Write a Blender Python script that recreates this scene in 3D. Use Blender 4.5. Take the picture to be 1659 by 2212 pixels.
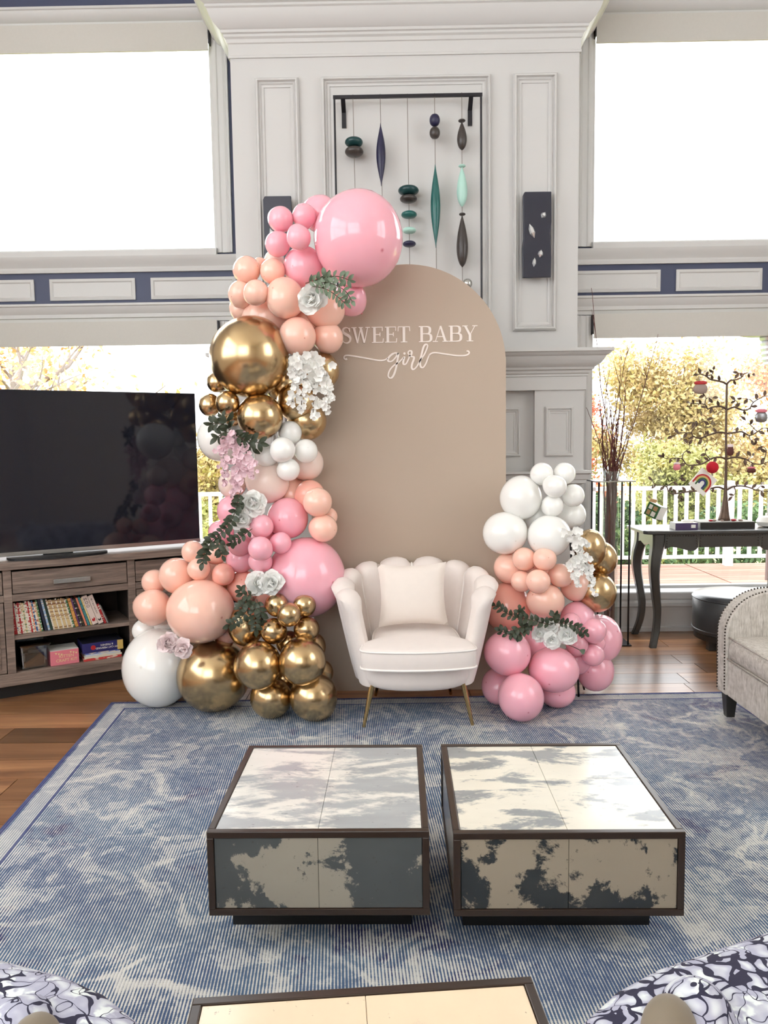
import bpy, bmesh, math, random
import numpy as np
from mathutils import Vector, Matrix
PI = math.pi
for _o in list(bpy.data.objects): bpy.data.objects.remove(_o)
SC = bpy.context.scene
COL = SC.collection
# ------------------------------------------------------------------ camera
F, CX, CY, HC = 1660.0, 829.5, 1106.0, 1.40          # focal length in pixels of the 1659 x 2212 frame
_y, _p, _r = math.radians(.5), math.radians(5.0), math.radians(.8)
FW = Vector((-math.sin(_y)*math.cos(_p), math.cos(_y)*math.cos(_p), -math.sin(_p)))
_rt = Vector((math.cos(_y), math.sin(_y), 0)); _up = _rt.cross(FW)
RT = _rt*math.cos(_r) - _up*math.sin(_r); UP = _up*math.cos(_r) + _rt*math.sin(_r)
CAM = Vector((0, 0, HC))
cd = bpy.data.cameras.new('camera'); cam = bpy.data.objects.new('camera', cd); COL.objects.link(cam)
cd.sensor_fit = 'VERTICAL'; cd.sensor_height = 36.0; cd.lens = 36.0*F/2212; cd.clip_start = .05; cd.clip_end = 500
m3 = Matrix((RT, UP, -FW)).transposed()
cam.matrix_world = Matrix.Translation(CAM) @ m3.to_4x4()
SC.camera = cam
def ray(x, y): return FW + RT*((x-CX)/F) + UP*((CY-y)/F)
def at(x, y, Y):
    d = ray(x, y); return CAM + d*(Y/d.y)
def fl(x, y, z=0.0):
    d = ray(x, y); return CAM + d*((z-HC)/d.z)
# ------------------------------------------------------------------ world, exposure
W = bpy.data.worlds.new('overcast_sky'); SC.world = W; W.use_nodes = True
_bg = W.node_tree.nodes['Background']; _bg.inputs[0].default_value = (.965, .98, 1.0, 1); _bg.inputs[1].default_value = 3.2
SC.view_settings.view_transform = 'Standard'; SC.view_settings.look = 'None'
SC.view_settings.exposure = 0.84; SC.view_settings.gamma = 1.0; SC.view_settings.use_curve_mapping = False
SC.cycles.adaptive_threshold = .03; SC.cycles.max_bounces = 8; SC.cycles.diffuse_bounces = 5; SC.cycles.glossy_bounces = 4; SC.cycles.transparent_max_bounces = 12
SC.cycles.transmission_bounces = 4; SC.cycles.caustics_reflective = False; SC.cycles.caustics_refractive = False
SC.cycles.sample_clamp_indirect = 6
# ------------------------------------------------------------------ mesh helpers
rnd = random.Random(7)
class MB:
    def __init__(s): s.v = []; s.f = []
    def add(s, vs, fs):
        n = len(s.v); s.v += [Vector(p) for p in vs]; s.f += [tuple(i+n for i in f) for f in fs]; return s
    def box(s, x0, x1, y0, y1, z0, z1):
        return s.add([(x0,y0,z0),(x1,y0,z0),(x1,y1,z0),(x0,y1,z0),(x0,y0,z1),(x1,y0,z1),(x1,y1,z1),(x0,y1,z1)],
                     [(0,3,2,1),(4,5,6,7),(0,1,5,4),(1,2,6,5),(2,3,7,6),(3,0,4,7)])
    def prism(s, poly, d0, d1, ax='y'):
        n = len(poly)
        P = {'y': lambda a, b, d: (a, d, b), 'x': lambda a, b, d: (d, a, b), 'z': lambda a, b, d: (a, b, d)}[ax]
        return s.add([P(a, b, d0) for a, b in poly]+[P(a, b, d1) for a, b in poly],
                     [tuple(range(n))[::-1], tuple(range(n, 2*n))]+[(i, (i+1) % n, (i+1) % n+n, i+n) for i in range(n)])
    def rings(s, rings, closed=True, caps=True, loop=False):
        k = len(rings[0]); n = len(s.v)
        for r in rings: s.v += [Vector(p) for p in r]
        m = len(rings)
        for i in range(m if loop else m-1):
            a = n+i*k; b = n+((i+1) % m)*k
            for j in range(k if closed else k-1): s.f.append((a+j, a+(j+1) % k, b+(j+1) % k, b+j))
        if caps and not loop and closed:
            s.f.append(tuple(range(n, n+k))[::-1]); s.f.append(tuple(range(n+(m-1)*k, n+m*k)))
        return s
    def tube(s, pts, r, n=8, caps=True, loop=False):
        pts = [Vector(p) for p in pts]; m = len(pts)
        R = r if isinstance(r, (list, tuple)) else [r]*m
        up = Vector((0, 0, 1)); rs = []; prev = None
        for i, p in enumerate(pts):
            t = (pts[(i+1) % m]-pts[i-1]) if loop else (pts[min(i+1, m-1)]-pts[max(i-1, 0)])
            t = t.normalized() if t.length > 1e-9 else Vector((0, 0, 1))
            if prev is None:
                a = t.cross(up) if abs(t.z) < .95 else t.cross(Vector((1, 0, 0)))
            else: a = prev - t*prev.dot(t)
            a = a.normalized() if a.length > 1e-9 else t.orthogonal().normalized()
            prev = a; b = t.cross(a)
            rs.append([p + (a*math.cos(2*PI*j/n)+b*math.sin(2*PI*j/n))*R[i] for j in range(n)])
        return s.rings(rs, caps=caps, loop=loop)
    def lathe(s, prof, n=20, M=None):
        M = M or Matrix.Identity(4)
        rs = [[M @ Vector((r*math.cos(2*PI*j/n), r*math.sin(2*PI*j/n), z)) for j in range(n)] for r, z in prof]
        return s.rings(rs)
    def ball(s, c, r, nu=14, nv=10):
        if not isinstance(r, (list, tuple)): r = (r, r, r)
        rs = []
        for i in range(nv+1):
            t = PI*i/nv; q = max(math.sin(t), .004)
            rs.append([(c[0]+r[0]*q*math.cos(2*PI*j/nu), c[1]+r[1]*q*math.sin(2*PI*j/nu), c[2]-r[2]*math.cos(t)) for j in range(nu)])
        return s.rings(rs)
    def extr(s, prof, x0, x1):            # profile of (y, z) run along X
        return s.rings([[(x0, a, b) for a, b in prof], [(x1, a, b) for a, b in prof]])
    def grid(s, P, nu, nv):               # P(u,v), u,v in 0..1
        n = len(s.v)
        for i in range(nu+1):
            for j in range(nv+1): s.v.append(Vector(P(i/nu, j/nv)))
        for i in range(nu):
            for j in range(nv):
                a = n+i*(nv+1)+j; s.f.append((a, a+nv+1, a+nv+2, a+1))
        return s
    def tf(s, M): s.v = [M @ p for p in s.v]; return s
    def mesh(s, name, smooth=None):
        me = bpy.data.meshes.new(name); me.from_pydata([tuple(p) for p in s.v], [], s.f); me.validate()
        bm = bmesh.new(); bm.from_mesh(me); bmesh.ops.recalc_face_normals(bm, faces=bm.faces); bm.to_mesh(me); bm.free()
        if smooth:
            me.polygons.foreach_set('use_smooth', [True]*len(me.polygons))
            if smooth is not True: me.set_sharp_from_angle(angle=math.radians(smooth))
        me.update(); return me
PM = {}
def tag(o, label=None, cat=None, group=None, kind=None):
    if label: o['label'] = label
    if cat: o['category'] = cat
    if group: o['group'] = group
    if kind: o['kind'] = kind
    return o
def thing(name, label, cat, loc=(0,0,0), rotz=0.0, group=None, kind=None):
    o = bpy.data.objects.new(name, None); COL.objects.link(o); o.empty_display_size = .05
    o.location = loc; o.rotation_euler = (0, 0, rotz)
    PM[o.name] = Matrix.Translation(Vector(loc)) @ Matrix.Rotation(rotz, 4, 'Z')
    return tag(o, label, cat, group, kind)
def inst(name, me, mat=None, parent=None, M=None):
    """place mesh data; M in the parent's frame"""
    o = bpy.data.objects.new(name, me); COL.objects.link(o)
    if M is not None: o.matrix_local = M if parent is None else M
    if parent is not None: o.parent = parent
    if M is not None: o.matrix_basis = M
    if mat is not None and not me.materials: me.materials.append(mat)
    return o
def part(name, mb, mat, parent=None, smooth=None, world=False, bevel=0, seg=2, origin=None, fr=None):
    """mb in the parent's frame (or in world coordinates when world=True)"""
    if world and parent is not None: mb.tf(parent_matrix(parent).inverted())
    if fr is not None: mb.tf(parent_matrix(parent).inverted() @ parent_matrix(fr))
    M = None
    if origin is None and mb.v:
        lo = Vector([min(p[i] for p in mb.v) for i in range(3)]); hi = Vector([max(p[i] for p in mb.v) for i in range(3)])
        origin = Vector(((lo.x+hi.x)/2, (lo.y+hi.y)/2, lo.z))
    if origin is not None:
        mb.tf(Matrix.Translation(-Vector(origin))); M = Matrix.Translation(Vector(origin))
    me = mb.mesh(name, smooth)
    o = inst(name, me, mat, parent, M)
    PM[o.name] = (parent_matrix(parent) if parent is not None else Matrix.Identity(4)) @ (M or Matrix.Identity(4))
    if bevel:
        b = o.modifiers.new('bevel', 'BEVEL'); b.width = bevel; b.segments = seg; b.limit_method = 'ANGLE'; b.angle_limit = math.radians(40)
    return o
def parent_matrix(o): return PM.get(o.name, Matrix.Identity(4))
def struct(name, mb, mat, label, cat, smooth=None, bevel=0, parent=None):
    o = part(name, mb, mat, parent, smooth, bevel=bevel)
    if parent is None: tag(o, label, cat, kind='structure')
    return o
def spline(pts, n=6, closed=False):
    P = [Vector(p) for p in pts]; m = len(P); out = []
    rng = range(m if closed else m-1)
    for i in rng:
        g = (lambda k: P[k % m]) if closed else (lambda k: P[max(0, min(m-1, k))])
        a, b, c, d = g(i-1), g(i), g(i+1), g(i+2)
        for k in range(n):
            t = k/n
            out.append(.5*((2*b)+(c-a)*t+(2*a-5*b+4*c-d)*t*t+(3*b-a-3*c+d)*t**3))
    if not closed: out.append(P[-1])
    return out
def text_mesh(s, size, ext=.0006, align='CENTER'):
    c = bpy.data.curves.new('lettering', 'FONT'); c.body = s; c.size = size; c.extrude = ext; c.align_x = align; c.resolution_u = 2
    o = bpy.data.objects.new('lettering', c); COL.objects.link(o)
    bpy.context.view_layer.update()
    me = bpy.data.meshes.new_from_object(o.evaluated_get(bpy.context.evaluated_depsgraph_get()))
    bpy.data.objects.remove(o); me.name = 'lettering'; me.materials.clear(); return me
# ------------------------------------------------------------------ materials
def lin(c): return tuple((v/255/12.92 if v/255 <= .04045 else ((v/255+.055)/1.055)**2.4) for v in c)
class NT:
    def __init__(s, name):
        s.m = bpy.data.materials.new(name); s.m.use_nodes = True; s.t = s.m.node_tree; s.b = s.t.nodes['Principled BSDF']
    def n(s, typ, **kw):
        n = s.t.nodes.new('ShaderNode'+typ)
        for k, v in kw.items():
            if k.startswith('i_'):
                k2 = k[2:]; n.inputs[int(k2) if k2.isdigit() else k2.replace('_', ' ')].default_value = v
            else: setattr(n, k, v)
        return n
    def l(s, a, b): s.t.links.new(a, b)
    def math(s, op, a, b=None, c=None, clamp=False):
        n = s.n('Math', operation=op, use_clamp=clamp)
        for i, x in enumerate((a, b, c)):
            if x is None: continue
            if isinstance(x, (int, float)): n.inputs[i].default_value = x
            else: s.l(x, n.inputs[i])
        return n.outputs[0]
    def mix(s, f, a, b, typ='MIX'):
        n = s.n('Mix', data_type='RGBA', blend_type=typ)
        for i, x in ((0, f), (6, a), (7, b)):
            if isinstance(x, (int, float)): n.inputs[i].default_value = x
            elif isinstance(x, tuple): n.inputs[i].default_value = (*x, 1)[:4]
            else: s.l(x, n.inputs[i])
        return n.outputs[2]
    def coord(s, kind='Object', scale=None, rot=None, loc=None):
        c = s.n('TexCoord').outputs[kind]
        if scale is None and rot is None and loc is None: return c
        mp = s.n('Mapping'); s.l(c, mp.inputs[0])
        if scale is not None: mp.inputs['Scale'].default_value = scale
        if rot is not None: mp.inputs['Rotation'].default_value = rot
        if loc is not None: mp.inputs['Location'].default_value = loc
        return mp.outputs[0]
    def noise(s, vec, scale, detail=3, rough=.5, dist=0):
        n = s.n('TexNoise'); s.l(vec, n.inputs['Vector']); n.inputs['Scale'].default_value = scale
        n.inputs['Detail'].default_value = detail; n.inputs['Roughness'].default_value = rough; n.inputs['Distortion'].default_value = dist
        return n.outputs[0]
    def step(s, x, a, b):
        n = s.n('MapRange', clamp=True, interpolation_type='SMOOTHSTEP'); s.l(x, n.inputs[0]); n.inputs[1].default_value = a; n.inputs[2].default_value = b
        return n.outputs[0]
    def ramp(s, x, stops):
        n = s.n('ValToRGB'); s.l(x, n.inputs[0]); e = n.color_ramp.elements
        while len(e) < len(stops): e.new(.5)
        for q, (p, c) in zip(e, stops): q.position = p; q.color = (*c, 1)
        return n.outputs[0]
    def base(s, x):
        if isinstance(x, tuple): s.b.inputs['Base Color'].default_value = (*x, 1)[:4]
        else: s.l(x, s.b.inputs['Base Color'])
    def set(s, **kw):
        for k, v in kw.items():
            i = s.b.inputs[k.replace('_', ' ')]
            if isinstance(v, (int, float)): i.default_value = v
            elif isinstance(v, tuple): i.default_value = v
            else: s.l(v, i)
        return s
    def bump(s, h, strength=.3, dist=.01):
        n = s.n('Bump'); n.inputs['Strength'].default_value = strength; n.inputs['Distance'].default_value = dist
        s.l(h, n.inputs['Height']); s.l(n.outputs[0], s.b.inputs['Normal'])
M = {}
def plain(name, rgb, rough=.5, metal=0, var=.06, scale=12, **kw):
    """one colour with a little grain of its own"""
    t = NT(name); c = lin(rgb)
    nz = t.noise(t.coord(), scale, 4)
    dk = tuple(v*(1-var) for v in c); lt = tuple(min(1, v*(1+var)) for v in c)
    t.base(t.mix(nz, dk, lt)); t.set(Roughness=rough, Metallic=metal, **kw); M[name] = t.m; return t
plain('white_paint', (200, 199, 197), .45, var=.015, scale=3)
plain('navy_paint', (62, 68, 94), .5, var=.05)
plain('ceiling_paint', (236, 235, 232), .7, var=.01)
plain('room_wall', (214, 210, 203), .6, var=.02, scale=3)
plain('shade_fabric', (196, 193, 186), .8, var=.03, scale=60)
plain('black_metal', (30, 28, 34), .4, .3)
plain('dark_metal', (46, 42, 46), .35, .6)
plain('string', (120, 112, 104), .6)
plain('teal_glass', (34, 96, 92), .28, var=.18, scale=25)
plain('deep_teal_glass', (22, 62, 64), .3, var=.15, scale=20)
plain('mint_glass', (176, 216, 204), .3, var=.04)
plain('charcoal_bead', (62, 55, 52), .33, var=.2, scale=25)
plain('indigo_bead', (36, 34, 66), .35, var=.15, scale=25)
plain('slate', (44, 45, 58), .35, var=.12, scale=9)
plain('crystal', (225, 228, 230), .06, 0.55)
plain('arch_paint', (180, 163, 146), .62, var=.02, scale=2)
plain('vinyl', (236, 226, 218), .5, var=.01)
plain('chair_piping', (246, 240, 235), .7, var=.01)
plain('chair_velvet', (231, 221, 215), .75, var=.03, scale=30, Sheen_Weight=.25)
plain('pillow_velvet', (230, 219, 210), .75, var=.03, scale=25, Sheen_Weight=.25)
plain('brass', (200, 172, 122), .22, 1.0, var=.05)
plain('bronze_wood', (52, 39, 31), .28, var=.15, scale=30)
plain('plinth_black', (22, 21, 22), .5)
plain('tv_black', (26, 28, 38), .06, var=.02)  # bluish base carries some of the room's reflection as colour
plain('tv_bezel', (20, 20, 24), .55)
plain('steel', (190, 190, 186), .25, .9)
plain('shelf_dark', (60, 50, 46), .7)
plain('ottoman_leather', (50, 51, 54), .34, var=.12, scale=14, Coat_Weight=.6, Coat_Roughness=.3)
plain('black_wood', (38, 36, 34), .35, var=.2, scale=20)
plain('console_black', (52, 52, 50), .34, var=.2, scale=16, Coat_Weight=.6, Coat_Roughness=.22)
plain('nail', (70, 62, 56), .3, .9)
plain('rail_white', (240, 240, 238), .5, var=.01)
plain('twig', (92, 44, 38), .6, var=.35, scale=40)
plain('bark', (110, 96, 84), .85, var=.3, scale=8)
plain('tree_metal', (96, 78, 66), .45, .55, var=.4, scale=70)
plain('leaf_dark', (56, 64, 46), .5, var=.25, scale=60)
plain('leaf_sage', (110, 126, 104), .55, var=.22, scale=60)
plain('petal_white', (251, 250, 246), .6, var=.02, scale=40, Subsurface_Weight=.0)
plain('petal_cream', (240, 226, 180), .6, var=.03)
plain('petal_pink', (244, 214, 216), .6, var=.05, scale=60)
plain('floret_white', (250, 248, 243), .6, var=.03, scale=50)
plain('floret_pink', (240, 196, 208), .6, var=.10, scale=40)
plain('seed', (84, 70, 40), .7)
plain('stem', (86, 70, 56), .7)
plain('red_felt', (190, 24, 44), .9, var=.15, scale=120)
plain('card_white', (238, 236, 230), .6)
plain('box_green', (48, 96, 52), .5, var=.08)
plain('box_brown', (176, 140, 98), .7)
plain('box_purple', (74, 58, 96), .45)
plain('box_navy', (44, 42, 104), .4)
plain('box_pink', (226, 128, 142), .5)
plain('box_yellow', (214, 186, 104), .5)
plain('paper', (232, 226, 214), .7, var=.05, scale=200)
plain('gold_print', (236, 214, 160), .5)
plain('red_print', (186, 40, 44), .5)
plain('ink', (48, 40, 38), .6)
plain('pebble_red', (176, 52, 60), .3)
plain('pebble_grey', (160, 140, 130), .45, var=.25)
plain('soil_grey', (168, 166, 160), .9, var=.1)
plain('velvet_brown', (124, 112, 94), .7, var=.06, Sheen_Weight=.2)
plain('deck_edge', (196, 180, 168), .8)
plain('brick', (150, 92, 74), .85, var=.25, scale=20)
plain('firebox', (40, 34, 32), .7)
plain('heater_metal', (150, 150, 152), .3, .9)
for k, rgb, ro in (('pink', (247, 182, 196), .11), ('peach', (250, 202, 184), .11), ('coral', (249, 184, 168), .11), ('white', (242, 241, 237), .11),
                   ('pearl', (240, 218, 208), .22), ('mauve', (226, 166, 178), .2)):
    t = NT('balloon_'+k); c = lin(rgb)
    geo = t.coord(); sx = t.n('SeparateXYZ'); t.l(geo, sx.inputs[0])
    tip = t.step(sx.outputs[1], -.9955, -1.0)        # the thicker latex at the balloon's tip
    nk = t.step(sx.outputs[1], .9, 1.05)
    dk = tuple(v*f for v, f in zip(c, (.72, .45, .45) if k not in ('white', 'pearl') else (.85, .83, .8)))
    t.base(t.mix(t.math('MAXIMUM', tip, nk), c, dk)); t.set(Roughness=ro, Coat_Weight=.25, Coat_Roughness=.04, Subsurface_Weight=.45, Subsurface_Scale=.05, Subsurface_Radius=(1.0, .55, .5) if k not in ('white', 'pearl') else (1.0, .97, .92)); M['b_'+k] = t.m
t = NT('balloon_chrome_gold'); t.base(t.mix(t.noise(t.coord(), 1.4, 3), lin((198, 168, 124)), lin((214, 188, 148)))); t.set(Metallic=1.0, Roughness=.23); M['b_gold'] = t.m
# silk petals let part of the light through
for k, rgb in (('petal_white', (254, 254, 251)), ('petal_cream', (244, 232, 190)), ('petal_pink', (253, 238, 238)), ('floret_white', (254, 253, 249)), ('floret_pink', (249, 220, 228))):
    t = NT(k); c = lin(rgb); cc = t.mix(t.noise(t.coord(), 5, 3), tuple(v*.93 for v in c), c)
    tl = t.n('BsdfTranslucent'); t.l(cc, tl.inputs[0]); df = t.n('BsdfDiffuse'); t.l(cc, df.inputs[0]); mx = t.n('MixShader'); mx.inputs[0].default_value = .12
    t.l(df.outputs[0], mx.inputs[1]); t.l(tl.outputs[0], mx.inputs[2]); t.l(mx.outputs[0], t.t.nodes['Material Output'].inputs[0]); t.t.nodes.remove(t.b); M[k] = t.m
# glass: passes light straight through, reflects a little
def glassy(name, tint, refl):
    t = NT(name); n = t.t.nodes; n.remove(t.b)
    tr = t.n('BsdfTransparent'); tr.inputs[0].default_value = (*tint, 1); gl = t.n('BsdfGlossy'); gl.inputs['Roughness'].default_value = .02
    mx = t.n('MixShader'); mx.inputs[0].default_value = refl
    t.l(tr.outputs[0], mx.inputs[1]); t.l(gl.outputs[0], mx.inputs[2]); t.l(mx.outputs[0], n['Material Output'].inputs[0]); M[name] = t.m
glassy('window_glass', (.985, .99, .99), .035); glassy('vase_glass', (.96, .98, .97), .10); glassy('clear_plastic', (.86, .88, .88), .16)
def wood(name, cols, scale, rough, along=0, contrast=1.0, rand=0):
    t = NT(name); sc = [scale*5, scale*5, scale*5]; sc[along] = scale*.35
    v = t.coord(scale=tuple(sc))
    if rand:
        oi = t.n('ObjectInfo'); cb = t.n('CombineXYZ'); t.l(t.math('MULTIPLY', oi.outputs['Random'], 97.0), cb.inputs[0]); t.l(t.math('MULTIPLY', oi.outputs['Random'], 53.0), cb.inputs[1])
        ad = t.n('VectorMath', operation='ADD'); t.l(v, ad.inputs[0]); t.l(cb.outputs[0], ad.inputs[1]); v = ad.outputs[0]
    nz = t.noise(v, 1.0, 6, .62, 1.2)
    c = t.ramp(nz, [(.28, lin(cols[0])), (.5, lin(cols[1])), (.72, lin(cols[2]))])
    if rand:
        hs = t.n('HueSaturation'); t.l(c, hs.inputs['Color']); t.l(t.math('MULTIPLY_ADD', oi.outputs['Random'], rand, 1-rand*.5), hs.inputs['Value']); c = hs.outputs[0]
    t.base(c); t.set(Roughness=rough); t.bump(nz, .15, .002); M[name] = t.m
wood('floor_oak', ((104, 70, 48), (140, 98, 66), (170, 126, 88)), 2.6, .28, 0, rand=1.0)
M['floor_oak'].node_tree.nodes['Principled BSDF'].inputs['Specular IOR Level'].default_value = .9
wood('stand_oak', ((82, 70, 64), (126, 110, 100), (158, 141, 129)), 7, .5, 0)
wood('deck_wood', ((138, 98, 82), (164, 124, 106), (184, 148, 132)), 3, .8, 0, rand=.35)
# distressed rug, ribbed weave
t = NT('rug_weave'); v = t.coord()
sp = t.n('SeparateXYZ'); t.l(v, sp.inputs[0]); Yc = sp.outputs[1]; RSH = .05; X = t.math('MULTIPLY_ADD', Yc, RSH, sp.outputs[0])     # the rug lies slightly out of square
wob = t.noise(v, 1.1, 3); vw = t.n('VectorMath', operation='ADD'); t.l(v, vw.inputs[0]); sv = t.n('VectorMath', operation='SCALE'); 
nzc = t.n('TexNoise'); t.l(v, nzc.inputs['Vector']); nzc.inputs['Scale'].default_value = 2.2; nzc.inputs['Detail'].default_value = 3
t.l(nzc.outputs[1], sv.inputs[0]); sv.inputs['Scale'].default_value = .5; t.l(sv.outputs[0], vw.inputs[1])
def vedge(sc, w):
    o_ = t.n('TexVoronoi', feature='DISTANCE_TO_EDGE'); t.l(vw.outputs[0], o_.inputs['Vector']); o_.inputs['Scale'].default_value = sc
    return t.math('SUBTRACT', 1.0, t.step(o_.outputs[0], w*.3, w))
vine = vedge(2.7, .055); vine2 = vedge(6.5, .10)
big = t.noise(v, 1.5, 5, .6); mid = t.noise(vw.outputs[0], 4.2, 7, .68); fine = t.noise(v, 75, 4, .75)
streak = t.noise(t.coord(scale=(90, 9, 1)), 1.0, 4, .7)
wear = t.step(t.noise(v, 2.3, 5, .65), .42, .58); wear2 = t.step(t.noise(v, 3.3, 4, .65), .48, .6)
rib = t.math('MULTIPLY_ADD', t.math('SINE', t.math('MULTIPLY', X, 2*PI/.0092)), .5, .5)
pick = t.math('MULTIPLY_ADD', t.math('SINE', t.math('MULTIPLY', Yc, 2*PI/.0065)), .5, .5)
light = t.math('ADD', t.math('MULTIPLY', t.math('MULTIPLY', vine, wear), .34), t.math('MULTIPLY', t.math('MULTIPLY', vine2, wear2), .12))
light = t.math('ADD', light, t.math('MULTIPLY', t.step(mid, .50, .56), .36))
light = t.math('ADD', light, t.math('MULTIPLY', t.math('SUBTRACT', big, .46), .5))
light = t.math('ADD', light, t.math('MULTIPLY', t.math('SUBTRACT', rib, .40), .9))
light = t.math('ADD', light, t.math('MULTIPLY', t.math('SUBTRACT', fine, .5), .6))
light = t.math('ADD', light, t.math('MULTIPLY', t.math('SUBTRACT', t.noise(v, 24, 5, .7), .5), .8))
light = t.math('ADD', light, t.math('MULTIPLY', t.math('SUBTRACT', streak, .5), .5))
light = t.math('ADD', light, t.math('MULTIPLY', t.math('SUBTRACT', pick, .5), .12))
blue = t.mix(t.step(t.noise(v, 1.7, 4, .6), .38, .66), lin((76, 94, 126)), lin((86, 110, 138)))
blue = t.mix(t.step(t.noise(vw.outputs[0], 3.1, 5, .7), .57, .68), blue, lin((54, 58, 100)))
cream = t.mix(t.noise(v, 2.0, 3), lin((206, 204, 196)), lin((222, 221, 216)))
colr = t.mix(t.step(light, .02, .72), blue, cream)
M['_rug'] = None
# border band: edge tape and pale guard stripe
ax_ = t.math('ABSOLUTE', X); ay_ = t.math('ABSOLUTE', Yc)
RW, RL = 1.73, 2.35
ed = t.math('MINIMUM', t.math('SUBTRACT', RW, ax_), t.math('SUBTRACT', RL, ay_))
tape = t.math('LESS_THAN', ed, .022); guard = t.math('MULTIPLY', t.math('GREATER_THAN', ed, .03), t.math('LESS_THAN', ed, .098)); line2 = t.math('MULTIPLY', t.math('GREATER_THAN', ed, .098), t.math('LESS_THAN', ed, .108))
colr = t.mix(t.math('MULTIPLY', guard, t.math('MULTIPLY_ADD', rib, .3, .35)), colr, lin((204, 204, 200)))
colr = t.mix(t.math('MULTIPLY', t.math('MAXIMUM', tape, line2), .85), colr, lin((66, 72, 120)))
t.base(colr); t.set(Roughness=.95, Specular_IOR_Level=.1); t.bump(t.math('MULTIPLY_ADD', rib, .8, t.math('MULTIPLY', pick, .3)), .5, .003); M['rug'] = t.m; del M['_rug']
# goat-skin parchment under lacquer: two tones parted by ragged edges
def parchment(name, lo, hi, grey, cream, seed, stretch=(1, 1, 1), rough=.2):
    t = NT(name); v = t.coord(scale=stretch, loc=(seed*3.7, seed*1.9, seed*5.3))
    f = t.noise(v, 4.4, 9, .62, .4); g = t.noise(v, 13, 8, .75, .2)
    x = t.math('ADD', f, t.math('MULTIPLY', t.math('SUBTRACT', g, .5), .34))
    s = t.step(x, lo, hi)
    a = t.mix(t.noise(v, 6, 4), tuple(q*.8 for q in lin(grey)), tuple(min(1, q*1.2) for q in lin(grey)))
    b = t.mix(t.noise(v, 5, 5, .65), tuple(q*.86 for q in lin(cream)), tuple(min(1, q*1.06) for q in lin(cream)))
    spk = t.step(t.noise(v, 38, 3, .7), .66, .72)
    c = t.mix(s, a, b); c = t.mix(t.math('MULTIPLY', spk, .55), c, lin((70, 68, 64)))
    t.base(c); t.set(Roughness=rough, Coat_Weight=.3, Coat_Roughness=.1); t.bump(g, .08, .003); M[name] = t.m
parchment('parch_top_a', .44, .56, (170, 173, 174), (232, 229, 220), 1, (.8, 1.9, 1))
parchment('parch_top_b', .42, .50, (150, 153, 154), (236, 230, 214), 2, (.8, 1.9, 1))
parchment('parch_top_c', .30, .40, (176, 172, 164), (238, 214, 182), 3)
parchment('parch_front_a', .535, .57, (80, 83, 82), (160, 152, 137), 8.2)
parchment('parch_front_b', .43, .47, (46, 49, 50), (162, 148, 128), 7.4)  # tones lowered to paint in the weaker light on the front face
parchment('parch_side', .45, .53, (110, 110, 108), (190, 180, 164), 6)
# printed upholstery: navy scrolls on pale lavender grey
t = NT('scroll_print'); v = t.coord()
nc = t.n('TexNoise'); t.l(v, nc.inputs['Vector']); nc.inputs['Scale'].default_value = 12; nc.inputs['Detail'].default_value = 2
sv = t.n('VectorMath', operation='SCALE'); t.l(nc.outputs[1], sv.inputs[0]); sv.inputs['Scale'].default_value = .17
av = t.n('VectorMath', operation='ADD'); t.l(v, av.inputs[0]); t.l(sv.outputs[0], av.inputs[1])
vo = t.n('TexVoronoi', feature='DISTANCE_TO_EDGE'); t.l(av.outputs[0], vo.inputs['Vector']); vo.inputs['Scale'].default_value = 24
vo2 = t.n('TexVoronoi', feature='F1'); t.l(av.outputs[0], vo2.inputs['Vector']); vo2.inputs['Scale'].default_value = 24
thick = t.math('MULTIPLY_ADD', t.step(t.noise(v, 14, 2), .42, .64), .12, .018)
ln = t.math('LESS_THAN', vo.outputs[0], thick)
fill = t.mix(t.step(vo2.outputs[0], .1, .55), lin((214, 218, 222)), lin((172, 172, 190)))
fill = t.mix(t.step(t.noise(v, 24, 3), .55, .62), fill, lin((226, 232, 230)))
t.base(t.mix(ln, fill, lin((42, 40, 62)))); t.set(Roughness=.9); t.bump(t.noise(v, 300, 2), .15, .002); M['scroll_print'] = t.m
# linen
t = NT('linen'); v = t.coord(); a = t.noise(t.coord(scale=(30, 260, 30)), 1, 3); b2 = t.noise(t.coord(scale=(260, 30, 40)), 1, 3); c2 = t.noise(t.coord(scale=(160, 160, 12)), 1, 3)
w_ = t.math('ADD', t.math('ADD', a, b2), c2)
t.base(t.ramp(t.math('MULTIPLY', w_, .333), [(.36, lin((158, 150, 140))), (.5, lin((192, 185, 176))), (.62, lin((212, 206, 198)))])); t.set(Roughness=.9); t.bump(w_, .2, .002); M['linen'] = t.m
def foliage(name, stops, scale=.7):
    t = NT(name); nz = t.noise(t.coord(), scale, 6, .75)
    t.base(t.ramp(nz, [(.30+.4*i/(len(stops)-1), lin(c)) for i, c in enumerate(stops)])); t.set(Roughness=.7); M[name] = t.m
foliage('fol_gold', ((110, 98, 66), (176, 156, 106), (206, 184, 138), (214, 162, 112)))
foliage('fol_green', ((88, 100, 60), (146, 148, 90), (188, 178, 114), (206, 188, 124)))
foliage('fol_orange', ((176, 138, 86), (216, 168, 110), (224, 152, 100), (214, 182, 130)))
foliage('fol_red', ((170, 84, 66), (204, 110, 92), (214, 146, 110), (200, 160, 100)))
foliage('fol_hedge', ((40, 66, 40), (66, 96, 56), (96, 124, 74), (140, 150, 80)), 2)
foliage('lawn', ((128, 150, 78), (164, 178, 100), (188, 190, 120)), .5)
foliage('hill', ((150, 164, 160), (164, 176, 170), (176, 184, 176)), .05)  # distance haze is put into these pale bluish tones
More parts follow.
